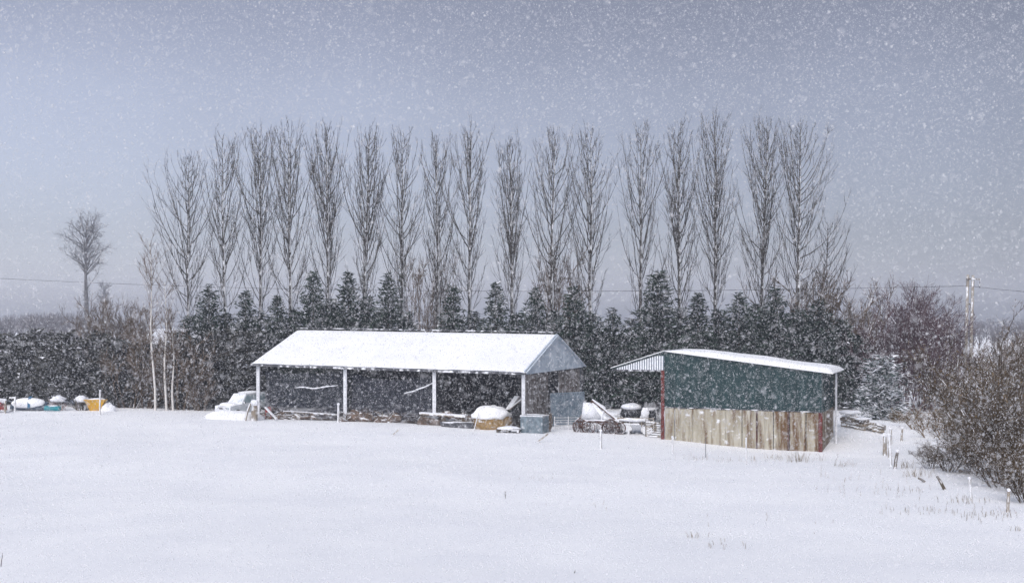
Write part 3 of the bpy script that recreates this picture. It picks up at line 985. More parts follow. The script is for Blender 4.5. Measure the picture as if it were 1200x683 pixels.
TH = [
    (1196, 59, 398, 1.0, 'tall dark thorn bush at the right edge, below the pale hill'),
    (1215, 52, 405, 1.0, 'dark thorn bush cut off by the right edge of the view'),
    (1168, 58, 488, 1.0, 'dark thorn bush in front of the tan willow stems'),
    (1132, 57, 486, 1.0, 'brown thorn bush right of the snow mound'),
    (1192, 48, 452, .9, 'large brown thorn bush above the rightmost fence stake'),
    (1150, 52, 497, 1.05, 'brown thorn bush directly behind the stake beneath the willows'),
    (1112, 53, 513, 1.15, 'spreading dark thorn bush at the left end of the scrub'),
    (1176, 46, 500, 1.0, 'low thorn bush between the two right fence stakes'),
    (1204, 43.5, 512, 1.0, 'low dark thorn bush in the scrub\'s bottom right corner'),
    (1208, 40.6, 530, 1.0, 'lowest dark thorn bush at the right edge, beside the rightmost fence post'),
    (1090, 55, 522, 1.1, 'sprawling thorn bush at the scrub\'s left tip, beside the fallen logs'),
    (1182, 61, 436, 1.0, 'dark thorn bush left of the tallest one at the right edge'),
    (1148, 60, 492, 1.1, 'dark thorn bush right behind the snow mound\'s scrub'),
]
for i, (px, d, top, wf, lab) in enumerate(TH):
    put(th[i % 3], 5, px, d, top, wf, lab, i * 1.3, group='thorn scrub along the right boundary')
# brown scrub on the left and behind the hedge
bs = [shrub_proto(110 + i, 'brown_bush', 5.0, 3, 12, BROWN_TWIG, fork=(6, 6, 4), spread=.45, thick=1.2) for i in range(2)]
BS = [
    (150, 90.0, 404, .9, 'bare brown bush left of the birch stems'),
    (172, 90.5, 385, .8, 'bare brown bush directly behind the leftmost birch stem'),
    (210, 90.0, 392, .9, 'bare brown bush right of the birch stems'),
    (236, 89.5, 432, 1.0, 'low bare bush between the birches and the pale vehicle'),
]
for i, (px, d, top, wf, lab) in enumerate(BS):
    put(bs[i % 2], 5, px, d, top, wf, lab, i * 1.9, group='bare brown bushes by the birches')
BT = [
    (962, 97.5, 318, .75, 'brown twiggy tree just right of the white-trunked poplar'),
    (984, 98, 335, .8, 'brown twiggy tree at the far right end of the poplar row'),
]
for i, (px, d, top, wf, lab) in enumerate(BT):
    put(bs[i % 2], 5, px, d, top, wf, lab, i * 1.1 + .4, 'tree', 'brown twiggy trees at the end of the row')
HB = [
    (1166, 104, 402, 'grey bare bush right of the twin poles, before the misty hillside'),
    (1184, 108, 400, 'second grey bare bush right of the twin poles, before the hillside'),
    (1202, 105, 392, 'grey bare bush at the right edge, behind the dark thorns'),
    (1225, 108, 392, 'grey bare bush cut by the right edge, behind the dark thorns'),
]
for i, (px, d, top, lab) in enumerate(HB):
    put(bs[i % 2], 5, px, d, top, 1.1, lab, i * 1.4, group='grey bare bushes before the hillside')
FB = [
    (122, 128, 350, .9, 'hazy bare shrub just right of the lone tall tree, beyond hedge'),
    (140, 126, 353, 1.0, 'hazy bare shrub beyond the hedge, above the yellow bucket'),
    (158, 128, 358, .9, 'hazy bare shrub beyond the hedge, left of the leftmost birch'),
    (492, 112, 300, .8, 'hazy bare tree in the gap between seventh and eighth poplars'),
    (648, 108, 292, .7, 'hazy bare twiggy tree behind the eleventh poplar'),
]
for i, (px, d, top, wf, lab) in enumerate(FB):
    put(bs[i % 2], 5, px, d, top, wf * (.6 if i > 2 else .7), lab, i * 2.3 + 1, 'bush' if i < 3 else 'tree', 'hazy bare growth beyond the evergreens')

# slim birches
def birch(label, px, top, d, crown_from, lean, seed, spread=.35):
    rg = random.Random(seed); b = gd(px, d); h = at(px, top, d).z - b.z
    T = thing('birch_tree', label, 'tree', b, 0, 'slim pale birches left of the barn')
    t = MB(); pts = [(lean * h * (i / 8) + .1 * math.sin(i * 1.1 + seed), .05 * math.sin(i), h * i / 8 - (.3 if i == 0 else 0)) for i in range(9)]
    t.tube(pts, [.10 - .085 * i / 8 for i in range(9)], 6); t.build('trunk', BIRCH, T, smooth=True)
    c = MB()
    for k in range(34):
        g = rg.uniform(crown_from, .98); q, dd = along(pts, g)
        L = h * .26 * (1.15 - .7 * g) * rg.uniform(.7, 1.2)
        bp, _ = grow(c, q, side((0, 0, 1), rg, rg.uniform(.4, .9)), L, .022, .008, rg, 5, 3, up=.1, wob=.1)
        for w in range(6):
            q2, d2 = along(bp, rg.uniform(.2, .95))
            grow(c, q2, side(d2, rg, rg.uniform(.4, .8)), L * rg.uniform(.25, .45), .012, .006, rg, 3, 3, up=.06, wob=.15)
    c.build('crown', BROWN_TWIG, T)
birch('tallest slim birch with a bare crown, leftmost of the three pale stems', 181, 282, 88.0, .38, -.03, 1)
birch('slim birch, middle of the three pale stems left of the barn', 194, 330, 88.2, .5, 0.0, 2)
birch('slim birch, shortest and thinnest of the three pale stems', 203, 372, 88.5, .55, -.005, 3)

# the lone tall tree far behind the hedge
def lone_tree(label, px, top, d, seed, full=True, group=None):
    rg = random.Random(seed); b = gd(px, d); h = at(px, top, d).z - b.z
    T = thing('broadleaf_tree', label, 'tree', b, 0, group)
    t = MB(); pts = [(.15 * math.sin(i * .8), .1 * math.sin(i), h * .93 * i / 9 - (.3 if i == 0 else 0)) for i in range(10)]
    t.tube(pts, [(.55 - .5 * (i / 9) ** .8) * h / 20 for i in range(10)], 8); t.build('trunk', GREYBARK, T, smooth=True)
    c = MB()
    spec = [(.46, .9, .21, 1), (.60, .95, .17, 0), (.62, .8, .23, 1), (.66, 1.0, .2, 0)] + [(rg.uniform(.56, .97), rg.uniform(.25, 1.05), rg.uniform(.13, .22), None) for _ in range(44)]
    for f, ang, lf, right in spec:
        q, _ = along(pts, min(.99, f)); a = rg.uniform(0, 6.28) if right is None else (rg.uniform(-.5, .5) if right else math.pi + rg.uniform(-.5, .5))
        dr = (math.cos(a) * math.sin(ang), math.sin(a) * math.sin(ang), math.cos(ang))
        L = h * lf
        bp, _ = grow(c, q, dr, L, .10 * h / 20, .025, rg, 6, 4, up=.03, wob=.14)
        for k in range(11):
            g = rg.uniform(.3, 1); q2, d2 = along(bp, g)
            l2 = L * rg.uniform(.25, .5)
            b2, _ = grow(c, q2, side(d2, rg, rg.uniform(.4, 1.0)), l2, .04, .016, rg, 4, 3, up=.03, wob=.2)
            for w in range(7):
                q3, d3 = along(b2, rg.uniform(.3, 1))
                grow(c, q3, side(d3, rg, rg.uniform(.4, 1.1)), l2 * rg.uniform(.25, .5), .02, .011, rg, 3, 3, up=.0, wob=.25)
    c.build('crown', TWIG, T)
    if full:
        m = MB()
        for k in range(500):
            z = rg.uniform(.5, h * .47); a = rg.uniform(0, 6.28); r = .5 + rg.random() * .9 * (1.1 - z / h)
            leafcards(m, (math.cos(a) * r, math.sin(a) * r, z), 2, (.15, .15, .25), .45, rg)
        m.build('ivy', IVY, T)
lone_tree('lone tall bare tree with ivy-clad trunk fading into the haze', 101, 255, 330, 7)
lone_tree('faint bare tree in the mist just right of the lone tall tree', 122, 335, 520, 8, full=False)

# far woods
def far_wood(name, label, x0, x1, topf, d0, seed, cnt=150, dd_=110):
    rg = random.Random(seed); m = MB()
    for k in range(cnt):
        px = rg.uniform(x0, x1); d = d0 + dd_ * rg.random() ** .8
        b = gd(px, d); h = at(px, topf(px) + rg.uniform(-4, 9) + (12 * (1 - (d - d0) / dd_) if px > 900 else 0), d).z - b.z
        m.tube([b, b + Vector((0, 0, h * .6))], [.2, .08], 3)
        for q in range(26):
            f = rg.uniform(.0, .75); a = rg.uniform(0, 6.28); s = rg.uniform(.2, .75)
            grow(m, b + Vector((0, 0, h * f)), (math.cos(a) * s, math.sin(a) * s, 1), h * rg.uniform(.2, 1 - f), .09, .03, rg, 3, 3, up=.05, wob=.25)
    tag(m.build(name, FARWOOD), label, 'woodland', kind='stuff')
far_wood('far_woodland', 'pale far woodland fading into mist beyond the left hedge', -60, 170, lambda p: 372 - 6 * math.sin(p * .03), 300, 1, 480, 420)
far_wood('hill_woodland', 'grey hillside woodland fading into mist behind the twin poles', 985, 1290, lambda p: 360 + 12 * ss((p - 1010) / 120), 290, 2, 800, 420)

# ------------------------------------------------------------------ twin poles and the overhead line
def poles():
    d = 93.0
    b = gd(1136, d)
    T = thing('utility_pole', 'pair of pale wooden utility poles carrying the overhead wire', 'utility pole', b)
    tops = []
    for px, top in ((1133.5, 322), (1139.5, 322.5)):
        m = MB(); a = gd(px - 3.5, d) - b; t = at(px + .8, top, d) - b
        m.tube([a, a.lerp(t, .5), t], [.145, .13, .115], 10, cap=True); m.build('pole', POLE, T, smooth=True); tops.append(t)
    m = MB(); z = tops[0].z - .35
    m.beam(tops[0] + Vector((-.2, -.16, -.35)), tops[1] + Vector((.55, -.16, -.35)), .1, .12); m.build('crossarm', DARKWOOD, T)
    m = MB(); m.beam(tops[1] + Vector((.5, -.16, -.35)), tops[1] + Vector((.5, -.16, -1.1)), .06, .06); m.lathe(tops[1] + Vector((.5, -.16, -.95)), [(.05, 0), (.1, .03), (.1, .1), (.05, .13)], 10)
    m.build('insulator', DARK_STEEL, T)
    m = MB(); zz = 1.2
    m.beam(tops[0].lerp(tops[1], 0) + Vector((0, 0, -2.4)), tops[1] + Vector((0, 0, -2.6)), .08, .08); m.build('brace', DARKWOOD, T)
    w0 = at(1136, 335, d)
    wl_ = at(-260, 308, 150)
    pts = []
    for i in range(41):
        f = i / 40; p = w0.lerp(wl_, f); p.z -= 4 * f * (1 - f) * 1.75; pts.append(p)
    m = MB(); m.tube(pts, [.022] * 41, 5)
    tag(m.build('overhead_wire', WIRE), 'thin overhead wire crossing the sky behind the poplars', 'wire')
    w1 = at(1420, 344, 60); pts = []
    for i in range(21):
        f = i / 20; p = w0.lerp(w1, f); p.z -= 4 * f * (1 - f) * .35; pts.append(p)
    m = MB(); m.tube(pts, [.02] * 21, 5)
    tag(m.build('overhead_wire', WIRE), 'short overhead wire running off right from the twin poles', 'wire')
poles()

# ------------------------------------------------------------------ fence posts, stakes
def stake(name, label, px, ytop, ybot, r, material, lean=0.0, group=None, cap=True, d=None, cat='stake', square=False):
    p = hit(px, ybot) if d is None else gd(px, d)
    h = (ybot - ytop) / F * p.y
    m = MB()
    t = Vector((lean * h, .03 * h, h))
    if square: m.beam((0, 0, -.25), t, r * 2, r * 2)
    else: m.tube([(0, 0, -.25), t * .5, t], [r, r * .95, r * .85], 8, cap=True)
    if cap: m.blob(t + Vector((0, 0, .02)), (r * 1.25, r * 1.25, r * 1.1), 1, seed=int(px), nu=10, nv=6)
    o = m.build(name, [material, SNOWC], loc=p)
    tag(o, label, cat, group)
    return o
STEEL_STAKE = mat('snow_crusted_stake', (.62, .63, .65), (.4, .38, .36), scale=3, stretch=(2, 2, .5), snow=.5)
stake('fence_stake', 'snow-crusted white stake in front of the rusty machine', 704, 505, 526, .075, STEEL_STAKE, group='white stakes in the field')
stake('fence_stake', 'snow-crusted stake before the left part of the stained timber wall', 788, 512, 531, .05, STEEL_STAKE, group='white stakes in the field')
stake('fence_stake', 'snow-crusted stake before the middle of the stained timber wall', 874.5, 514, 537, .045, STEEL_STAKE, group='white stakes in the field')
stake('fence_stake', 'snow-crusted stake standing before the yellow bucket', 117, 458, 486, .065, STEEL_STAKE, group='white stakes in the field')
stake('fence_stake', 'short white stake beside the second white barn post from left', 396.5, 475, 496, .085, STEEL_STAKE, d=79.6, group='white stakes in the field')
stake('wire_stake', 'thin grey rod between the two stakes before the timber wall', 827, 512, 536, .018, DARK_STEEL, cap=False)
stake('leaning_stick', 'dark stick leaning right out of the snow near shed corner', 977, 531, 546, .03, DARKWOOD, lean=.35, cap=False, cat='stick')
# boundary posts on the right
stake('fence_post', 'grey fence post farthest along the right boundary, by the log stack', 1037, 501, 524, .13, WOOD, d=65, cat='fence post', group='posts along the right boundary')
stake('fence_post', 'pale split fence post second along the boundary beyond the track', 1042, 503, 536, .09, WOOD, lean=.06, cat='fence post', group='posts along the right boundary')
stake('fence_post', 'taller pale fence post at the bend of the right boundary', 1044, 510, 546, .085, STEEL_STAKE, lean=-.04, cat='fence post', group='posts along the right boundary')
stake('fence_post', 'mossy dark fence post leaning right at the bend of the boundary', 1048, 529, 549, .085, DARKWOOD, lean=.2, cat='fence post', group='posts along the right boundary')
stake('fence_post', 'pale thin fence post against the scrub, leaning left', 1138.5, 561, 584, .055, STEEL_STAKE, lean=-.1, cat='fence post', group='posts along the right boundary')
stake('fence_post', 'rightmost pale fence post in front of the scrub', 1180.5, 575, 600, .055, WOOD, lean=.08, cat='fence post', group='posts along the right boundary')
stake('fence_post', 'thin grey post beyond the boundary left of the snow mound', 1056, 505, 520, .07, WOOD, lean=.12, d=70, cat='fence post', group='posts along the right boundary')
# lying timbers
def lying(name, label, pa, pb_, r, material, cat, sq=False, group=None, lift=(.05, .4)):
    a = hit(*pa); b = a + (at(pb_[0], pb_[1], a.y) - at(pa[0], pa[1], a.y))
    m = MB(); q = b - a
    if sq: m.beam((0, 0, .02), q, r * 2, r)
    else: m.tube([(0, 0, 0), q * .5 + Vector((0, 0, .03)), q], [r, r * .9, r * .7], 7, cap=True)
    return tag(m.build(name, material, loc=a), label, cat, group)
lying('plank', 'short snow-edged board lying in snow before middle barn bay', (460, 510), (468.5, 502), .06, WOOD, 'plank', True)
lying('plank', 'short board sticking out of the snow before the blue-green bin', (630, 518), (642.5, 508), .07, WOOD, 'plank', True)
lying('fallen_log', 'dark fallen log slanting down beneath the scrub\'s left bush', (1107, 574), (1098, 558), .07, DARKWOOD, 'log')
lying('fallen_log', 'short dark log lying left of the scrub', (1084, 565), (1076, 560), .06, DARKWOOD, 'log')

def twig(label, px, py, hpx, lean, seed, n=3):
    p = hit(px, py); h = hpx / F * p.y; rg = random.Random(seed); m = MB()
    b1, _ = grow(m, (0, 0, -.05), (lean, 0, 1), h, .012, .006, rg, 5, 4, up=0, wob=.08)
    for k in range(n):
        q, dd = along(b1, rg.uniform(.3, .9)); grow(m, q, side(dd, rg, .6), h * .35, .008, .004, rg, 3, 3, up=.1)
    tag(m.build('twig', DARK_TWIG, loc=p), label, 'twig')
twig('lone dark twig poking from the snow in the middle foreground', 592, 584, 9, .1, 3, 5)
twig('dark twig poking from the snow in the bottom left corner', 0.5, 664, 19, .25, 4, 0)
twig('tiny dark twig in the snow right of the middle foreground', 672, 672, 6, .3, 5, 1)

# log stack and boundary rails right of the shed
def log_stack():
    a = gd(986, 76); T = thing('log_stack', 'stack of grey split logs capped with snow, right of the shed', 'log pile', a)
    rg = random.Random(3); m = MB()
    ex = gd(1034, 73) - a
    for k in range(5):
        for i in range(9):
            f = i / 9; h0 = .12 + k * .2
            if h0 > 1.05 - .55 * f: continue
            p = ex * f + Vector((0, rg.uniform(-.1, .1), h0)); q = ex * (f + .13) + Vector((rg.uniform(-.1, .1), rg.uniform(-.3, .2), h0 + rg.uniform(-.08, .08)))
            m.tube([p, q], [rg.uniform(.08, .13)] * 2, 6, rg.choice((0, 0, 1)), cap=True)
    m.build('logs', [WOOD, DARKWOOD], T)
    s = MB(); s.blob(ex * .22 + Vector((0, 0, 1.08)), (.75, .45, .14), seed=2); s.blob(ex * .55 + Vector((0, 0, .78)), (.6, .4, .1), seed=3); s.build('snow_cap', SNOWC, T, smooth=True)
log_stack()
m = MB()
mp_ = hit(1103, 524)
m.blob((0, 0, -.05), (.8, .7, .5), seed=4, flat=-.2)
m.blob((-.7, .4, -.05), (.6, .5, .3), seed=6, flat=-.2)
tag(m.build('snow_mound', SNOW, loc=mp_, smooth=True), 'rounded snow mound over a tussock, left of the thorn scrub', 'snow mound')

# ------------------------------------------------------------------ barn contents
def round_bale():
    p = gd(577, 76.3) 
    T = thing('round_bale', 'old round straw bale under a thick cap of snow in the barn', 'bale', p)
    m = MB(); prof = [(1.15, -.1), (1.24, .2), (1.27, .5), (1.22, .8), (1.05, 1.12), (.75, 1.36), (.4, 1.45)]
    m.lathe((0, 0, 0), prof, 32, jit=.035, seed=2); m.build('straw', STRAW, T)
    rg = random.Random(8); w = MB()
    for k in range(260):
        a = rg.uniform(3.0, 6.4); z = rg.uniform(.05, .9); r = 1.2
        q = Vector((math.cos(a) * r, math.sin(a) * r, z)); w.tube([q, q + Vector((math.cos(a) * .18, math.sin(a) * .18, rg.uniform(-.3, .1)))], [.012, .006], 3)
    w.build('loose_straw', STRAW, T)
    s = MB(); s.blob((-.06, -.06, .82), (1.30, 1.27, .76), seed=5, amp=.13, flat=-.12, nu=36, nv=16, fr=2.2); s.build('snow_cap', SNOW, T, smooth=True)
round_bale()
def bench():
    s0 = sp[2] - .95; a = bw(s0, -.15); T = thing('plank_bench', 'low bench with a snow covered plank top, at the third white post', 'bench', a)
    e = bw(s0 + 3.6, -.15) - a
    m = MB(); m.beam(Vector((0, 0, .78)), e + Vector((0, 0, .78)), .45, .07); m.build('plank', WOOD, T)
    m = MB(); m.beam(Vector((0, 0, .86)), e + Vector((0, 0, .86)), .44, .09); m.build('snow_cap', SNOWC, T)
    for f in (.05, .5, .95):
        m = MB(); m.beam(e * f + Vector((0, 0, -.1)), e * f + Vector((0, 0, .74)), .35, .12); m.build('leg', DARKWOOD, T)
    b_ = bw(s0 + 1.4, .5); T2 = thing('brush_heap', 'brown heap of old hay and sticks under the plank bench', 'heap', b_)
    m = MB(); m.blob((0, 0, .1), (1.7, .5, .75), seed=8, amp=.25, flat=-.2); m.build('hay', JUNK, T2)
    rg = random.Random(4); m = MB()
    for k in range(70):
        q = Vector((rg.uniform(-1.7, 1.7), rg.uniform(-.6, .3), rg.uniform(.05, .8))); m.tube([q, q + Vector((rg.uniform(-.6, .6), rg.uniform(-.2, .2), rg.uniform(-.3, .3)))], [.025, .012], 3)
    m.build('sticks', DARKWOOD, T2)
    t = bw(s0 + 3.0, -.3); T3 = thing('feed_trough', 'dark feed trough half sunk in snow beneath the plank bench', 'trough', t)
    m = MB(); uu = (bw(s0 + 4, -.3) - bw(s0 + 2, -.3)).normalized() * 1.3; vv = Vector((-uu.y, uu.x, 0)).normalized() * .3
    m.hexa([-uu * .9 - vv * .7, uu * .9 - vv * .7, uu * .9 + vv * .7, -uu * .9 + vv * .7] + [q + Vector((0, 0, .36)) for q in (-uu - vv, uu - vv, uu + vv, -uu + vv)])
    m.build('basin', DARK_STEEL, T3)
    m = MB(); m.blob((0, 0, .36), (1.1, .22, .07), seed=1); m.build('snow_fill', SNOWC, T3)
bench()
rg = random.Random(21)
HEAPS = [(1.2, .9, 1.3, .7, 'brown heap beside the leftmost white barn post'), (4.2, 1.2, 1.8, .55, 'low brown debris heap in the middle of the left barn bay'),
         (8.6, .8, 1.5, .8, 'brown debris heap right of the second white barn post'), (11.5, 1.0, 1.5, .65, 'low debris heap in the middle of the centre barn bay'),
         (17.0, 2.0, 1.3, .8, 'dark debris heap behind the snow capped round bale')]
for i, (s, t, w, h, lab) in enumerate(HEAPS):
    T = thing('debris_heap', lab, 'heap', bw(s, t), 0, 'heaps on the barn floor')
    m = MB(); m.blob((0, 0, 0), (w, .6, h), seed=30 + i, amp=.3, flat=-.1, nu=24, nv=14, fr=2.4); m.build('rubbish', JUNK, T)
    m = MB()
    for k in range(40):
        q = Vector((rg.uniform(-w, w), rg.uniform(-.7, .3), rg.uniform(.05, h))); m.tube([q, q + Vector((rg.uniform(-.7, .7), rg.uniform(-.3, .2), rg.uniform(-.2, .4)))], [.03, .015], 4)
    m.build('sticks', [DARKWOOD, WOOD][i % 2], T)
def leaning(name, label, pa, pb_, d, w, t, material, snowtop=False, cat='plank'):
    a = at(*pa, d); b = at(*pb_, d + .5); m = MB(); m.beam(Vector((0, 0, 0)), b - a, w, t)
    if snowtop: m.beam(Vector((0, -.02, t * .6)), b - a + Vector((0, -.02, t * .6)), w * .9, t * .5, 1)
    return tag(m.build(name, [material, SNOWC], loc=a), label, cat)
leaning('plank', 'white board leaning against rubbish in the left barn bay', (324.5, 491), (311, 477), 81.6, .22, .06, STEEL_STAKE, True)
leaning('rail', 'long snow topped rail lying across the left barn bay', (332, 482), (396, 486), 80.8, .09, .09, DARKWOOD, True, 'rail')
leaning('plank', 'pale plank leaning up behind the round bale', (595, 480), (606, 464), 77.0, .5, .06, STEEL_STAKE)
leaning('pole_stick', 'thin pole leaning against the white post beside the round bale', (596, 480), (611, 468), 76.4, .1, .08, WOOD, True, 'pole')
leaning('stick', 'thin stick leaning on the left side of the round bale', (555, 506), (561, 483), 74.6, .05, .05, WOOD, True, 'stick')
def red_bits():
    p = bw(.95, .15, .35)
    m = MB(); m.box((0, 0, .35), (.42, .35, .36)); m.box((.08, 0, .56), (.2, .2, .08)); m.tube([(-.2, -.1, -.4), (-.2, -.1, .2)], [.03, .03], 5); m.tube([(.2, -.1, -.4), (.2, -.1, .2)], [.03, .03], 5)
    tag(m.build('fuel_can', RED, loc=p), 'small red metal container in the left corner of the barn', 'container')
red_bits()
def pallet():
    p = gd(596.5, 73.2); T = thing('pallet', 'snow covered wooden pallet lying before the round bale', 'pallet', p + Vector((0, 0, .05)), -.2)
    m = MB()
    for k in range(6): m.box((0, -.45 + k * .18, .16), (1.6, .13, .03))
    m.build('deck', DARKWOOD, T)
    m = MB()
    for k in (-.7, 0, .7): m.box((k, 0, .07), (.12, 1.0, .14))
    m.build('bearers', DARKWOOD, T)
    s = MB(); s.blob((0, 0, .2), (.85, .55, .17), seed=3, flat=-.1, amp=.1); s.build('snow_cap', SNOWC, T, smooth=True)
pallet()
def bin_():
    p = gd(626.5, 73.4); T = thing('metal_bin', 'blue-green metal bin with open snowy top, at the barn\'s right corner', 'bin', p, -.38)
    m = MB(); w, dd, h = .78, .6, 1.12
    for c, s in (((0, -dd, h / 2), (2 * w, .05, h)), ((0, dd, h / 2), (2 * w, .05, h)), ((-w + .025, 0, h / 2), (.05, 2 * dd - .06, h)), ((w - .025, 0, h / 2), (.05, 2 * dd - .06, h))): m.box(c, s)
    for k in range(5): m.box((-.6 + .3 * k, -dd - .04, h / 2 - .05), (.05, .03, h - .2))
    m.build('body', TEALBOX, T)
    m = MB(); m.beam((-w - .03, -dd, h + .02), (w + .03, -dd, h + .02), .1, .06); m.beam((-w - .03, dd, h + .02), (w + .03, dd, h + .02), .1, .06); m.beam((-w, -dd + .06, h + .02), (-w, dd - .06, h + .02), .08, .06); m.beam((w, -dd + .06, h + .02), (w, dd - .06, h + .02), .08, .06)
    m.build('rim', STEEL_STAKE, T)
    m = MB(); m.blob((0, 0, h - .14), (w * .93, dd * .9, .14), seed=2); m.build('snow_fill', SNOWC, T, smooth=True)
    q = gd(642, 74.0); T2 = thing('brush_bundle', 'upright bundle of brown twigs between the bin and blue-grey sheet', 'bundle', q)
    m = MB(); r2 = random.Random(5)
    for k in range(60):
        a = r2.uniform(0, 6.28); m.tube([(math.cos(a) * .15, math.sin(a) * .15, -.1), (math.cos(a) * r2.uniform(.1, .4), math.sin(a) * .25, r2.uniform(.6, 1.3))], [.02, .012], 3)
    m.build('twigs', BROWN_TWIG, T2)
bin_()
def big_sheet():
    a, b = gd(646, 77.5), gd(686, 79.5); T = thing('corrugated_sheet', 'tall blue-grey metal sheet standing at the barn\'s right end', 'metal sheet', a)
    e = b - a; L = e.length; uu = e.normalized(); nn = Vector((uu.y, -uu.x, 0)); m = MB(); n = 60; H = 2.35
    for i in range(n + 1):
        q = uu * (L * i / n) + nn * .035 * math.sin(i * 2.1)
        m.v.append((q.x, q.y, .05)); m.v.append((q.x - nn.x * .12, q.y - nn.y * .12, H))
    for i in range(n): m.f.append((2 * i, 2 * i + 2, 2 * i + 3, 2 * i + 1)); m.m.append(0)
    m.build('sheet', BLUEGREY, T)
    m = MB()
    for f in (.02, .98): m.beam(e * f - nn * .12 + Vector((0, 0, -.3)), e * f - nn * .2 + Vector((0, 0, H)), .09, .09)
    m.beam(-nn * .15 + Vector((0, 0, H - .1)), e - nn * .15 + Vector((0, 0, H - .1)), .06, .06)
    m.build('frame', DARK_STEEL, T)
    # low hurdle in front
    c = gd(650, 75.2); e2 = gd(682, 76.2) - c; T2 = thing('hurdle', 'low snow-caked metal hurdle before the blue-grey sheet', 'hurdle', c)
    m = MB()
    for k in range(5): m.tube([Vector((0, 0, .15 + .17 * k)), e2 + Vector((0, 0, .15 + .17 * k))], [.025] * 2, 5)
    m.build('rails', STEEL_STAKE, T2)
    for f in (0, .5, 1):
        m = MB(); m.tube([e2 * f + Vector((0, 0, -.2)), e2 * f + Vector((0, 0, .92))], [.035] * 2, 6); m.build('upright', STEEL_STAKE, T2)
big_sheet()

# ------------------------------------------------------------------ machinery between barn and shed
def wheel(T, c, r, w, spokes=8, mats=(RUSTY, RUSTY), axis=(0, 1, 0)):
    c = Vector(c); ax = Vector(axis).normalized(); up = Vector((0, 0, 1)); s_ = ax.cross(up).normalized()
    m = MB(); pts = [c + (s_ * math.cos(a) + up * math.sin(a)) * r for a in [6.2832 * i / 24 for i in range(25)]]
    m.tube(pts, [w] * 25, 6)
    wo_ = m.build('wheel', mats[0], T)
    m = MB()
    for k in range(spokes):
        a = 6.2832 * k / spokes; m.tube([c, c + (s_ * math.cos(a) + up * math.sin(a)) * r], [.025, .02], 4)
    m.tube([c - ax * .12, c + ax * .12], [.08, .08], 8, cap=True)
    m.build('spokes', mats[1], wo_)
def rake():
    a = gd(700, 74.5); T = thing('hay_rake', 'old rusty farm implement plastered with snow, between barn and shed', 'farm machine', a, -.15)
    m = MB()
    for p, q, w in (((-1.4, -.4, .75), (1.5, -.4, .75), .12), ((-1.4, .5, .75), (1.5, .5, .75), .12), ((-1.3, -.4, .75), (-.35, 0, 2.15), .1), ((-.35, 0, 2.15), (1.4, -.4, .8), .1),
                    ((-1.3, .5, .75), (-.35, 0, 2.15), .1), ((-.35, .1, 2.1), (.55, .1, 1.55), .12), ((1.4, -.4, .75), (1.4, .5, .75), .1), ((-1.4, -.4, .75), (-1.4, .5, .75), .1), ((.3, -.4, .75), (.4, 0, 1.65), .08), ((-.2, -.4, .8), (.8, -.4, .35), .07)):
        m.beam(p, q, w, w)
    m.build('frame', RUSTY, T)
    m = MB(); m.hexa([(-1.0, -.3, .95), (.7, -.3, .95), (.7, -.2, .95), (-1.0, -.2, .95), (-.85, .0, 2.0), (-.15, .0, 2.0), (-.15, .06, 2.0), (-.85, .06, 2.0)]); m.build('guard', STEEL_STAKE, T)
    s = MB()
    s.hexa([(-1.05, -.42, .98), (.35, -.42, .98), (.35, -.32, .98), (-1.05, -.32, .98), (-.95, -.1, 2.02), (-.45, -.1, 2.02), (-.45, -.02, 2.02), (-.95, -.02, 2.02)])
    for p, q, w in (((-1.4, -.42, .86), (1.5, -.42, .86), .07), ((-.35, -.02, 2.24), (1.4, -.42, .9), .06), ((-.35, .1, 2.19), (.55, .1, 1.64), .08), ((.3, -.45, .82), (.45, -.05, 1.75), .06), ((-1.4, .5, .86), (1.5, .5, .86), .07)):
        s.tube([Vector(p).lerp(Vector(q), k / 8) + Vector((0, 0, .02 * math.sin(k * 2.2))) for k in range(9)], [w * (.7 + .4 * abs(math.sin(k * 1.7))) for k in range(9)], 6)
    s.blob((.75, .1, .8), (.6, .35, .3), seed=5, amp=.3, fr=2.5)
    s.build('snow_cover', SNOWC, T, smooth=True)
    wheel(T, (-1.1, -.55, .42), .5, .045, 12); wheel(T, (.9, -.55, .42), .52, .045, 12); wheel(T, (-.55, -.6, .38), .42, .04, 10); wheel(T, (1.5, -.5, .36), .42, .04, 10)
    m = MB(); rg = random.Random(2)
    for k in range(70):
        x = rg.uniform(-1.5, 1.7); m.tube([(x, -.55, rg.uniform(.5, .8)), (x + rg.uniform(-.15, .15), -.75, rg.uniform(.3, .5)), (x + rg.uniform(-.2, .2), -.6, .02)], [.018, .016, .01], 3)
    m.build('tines', RUSTY, T)
rake()
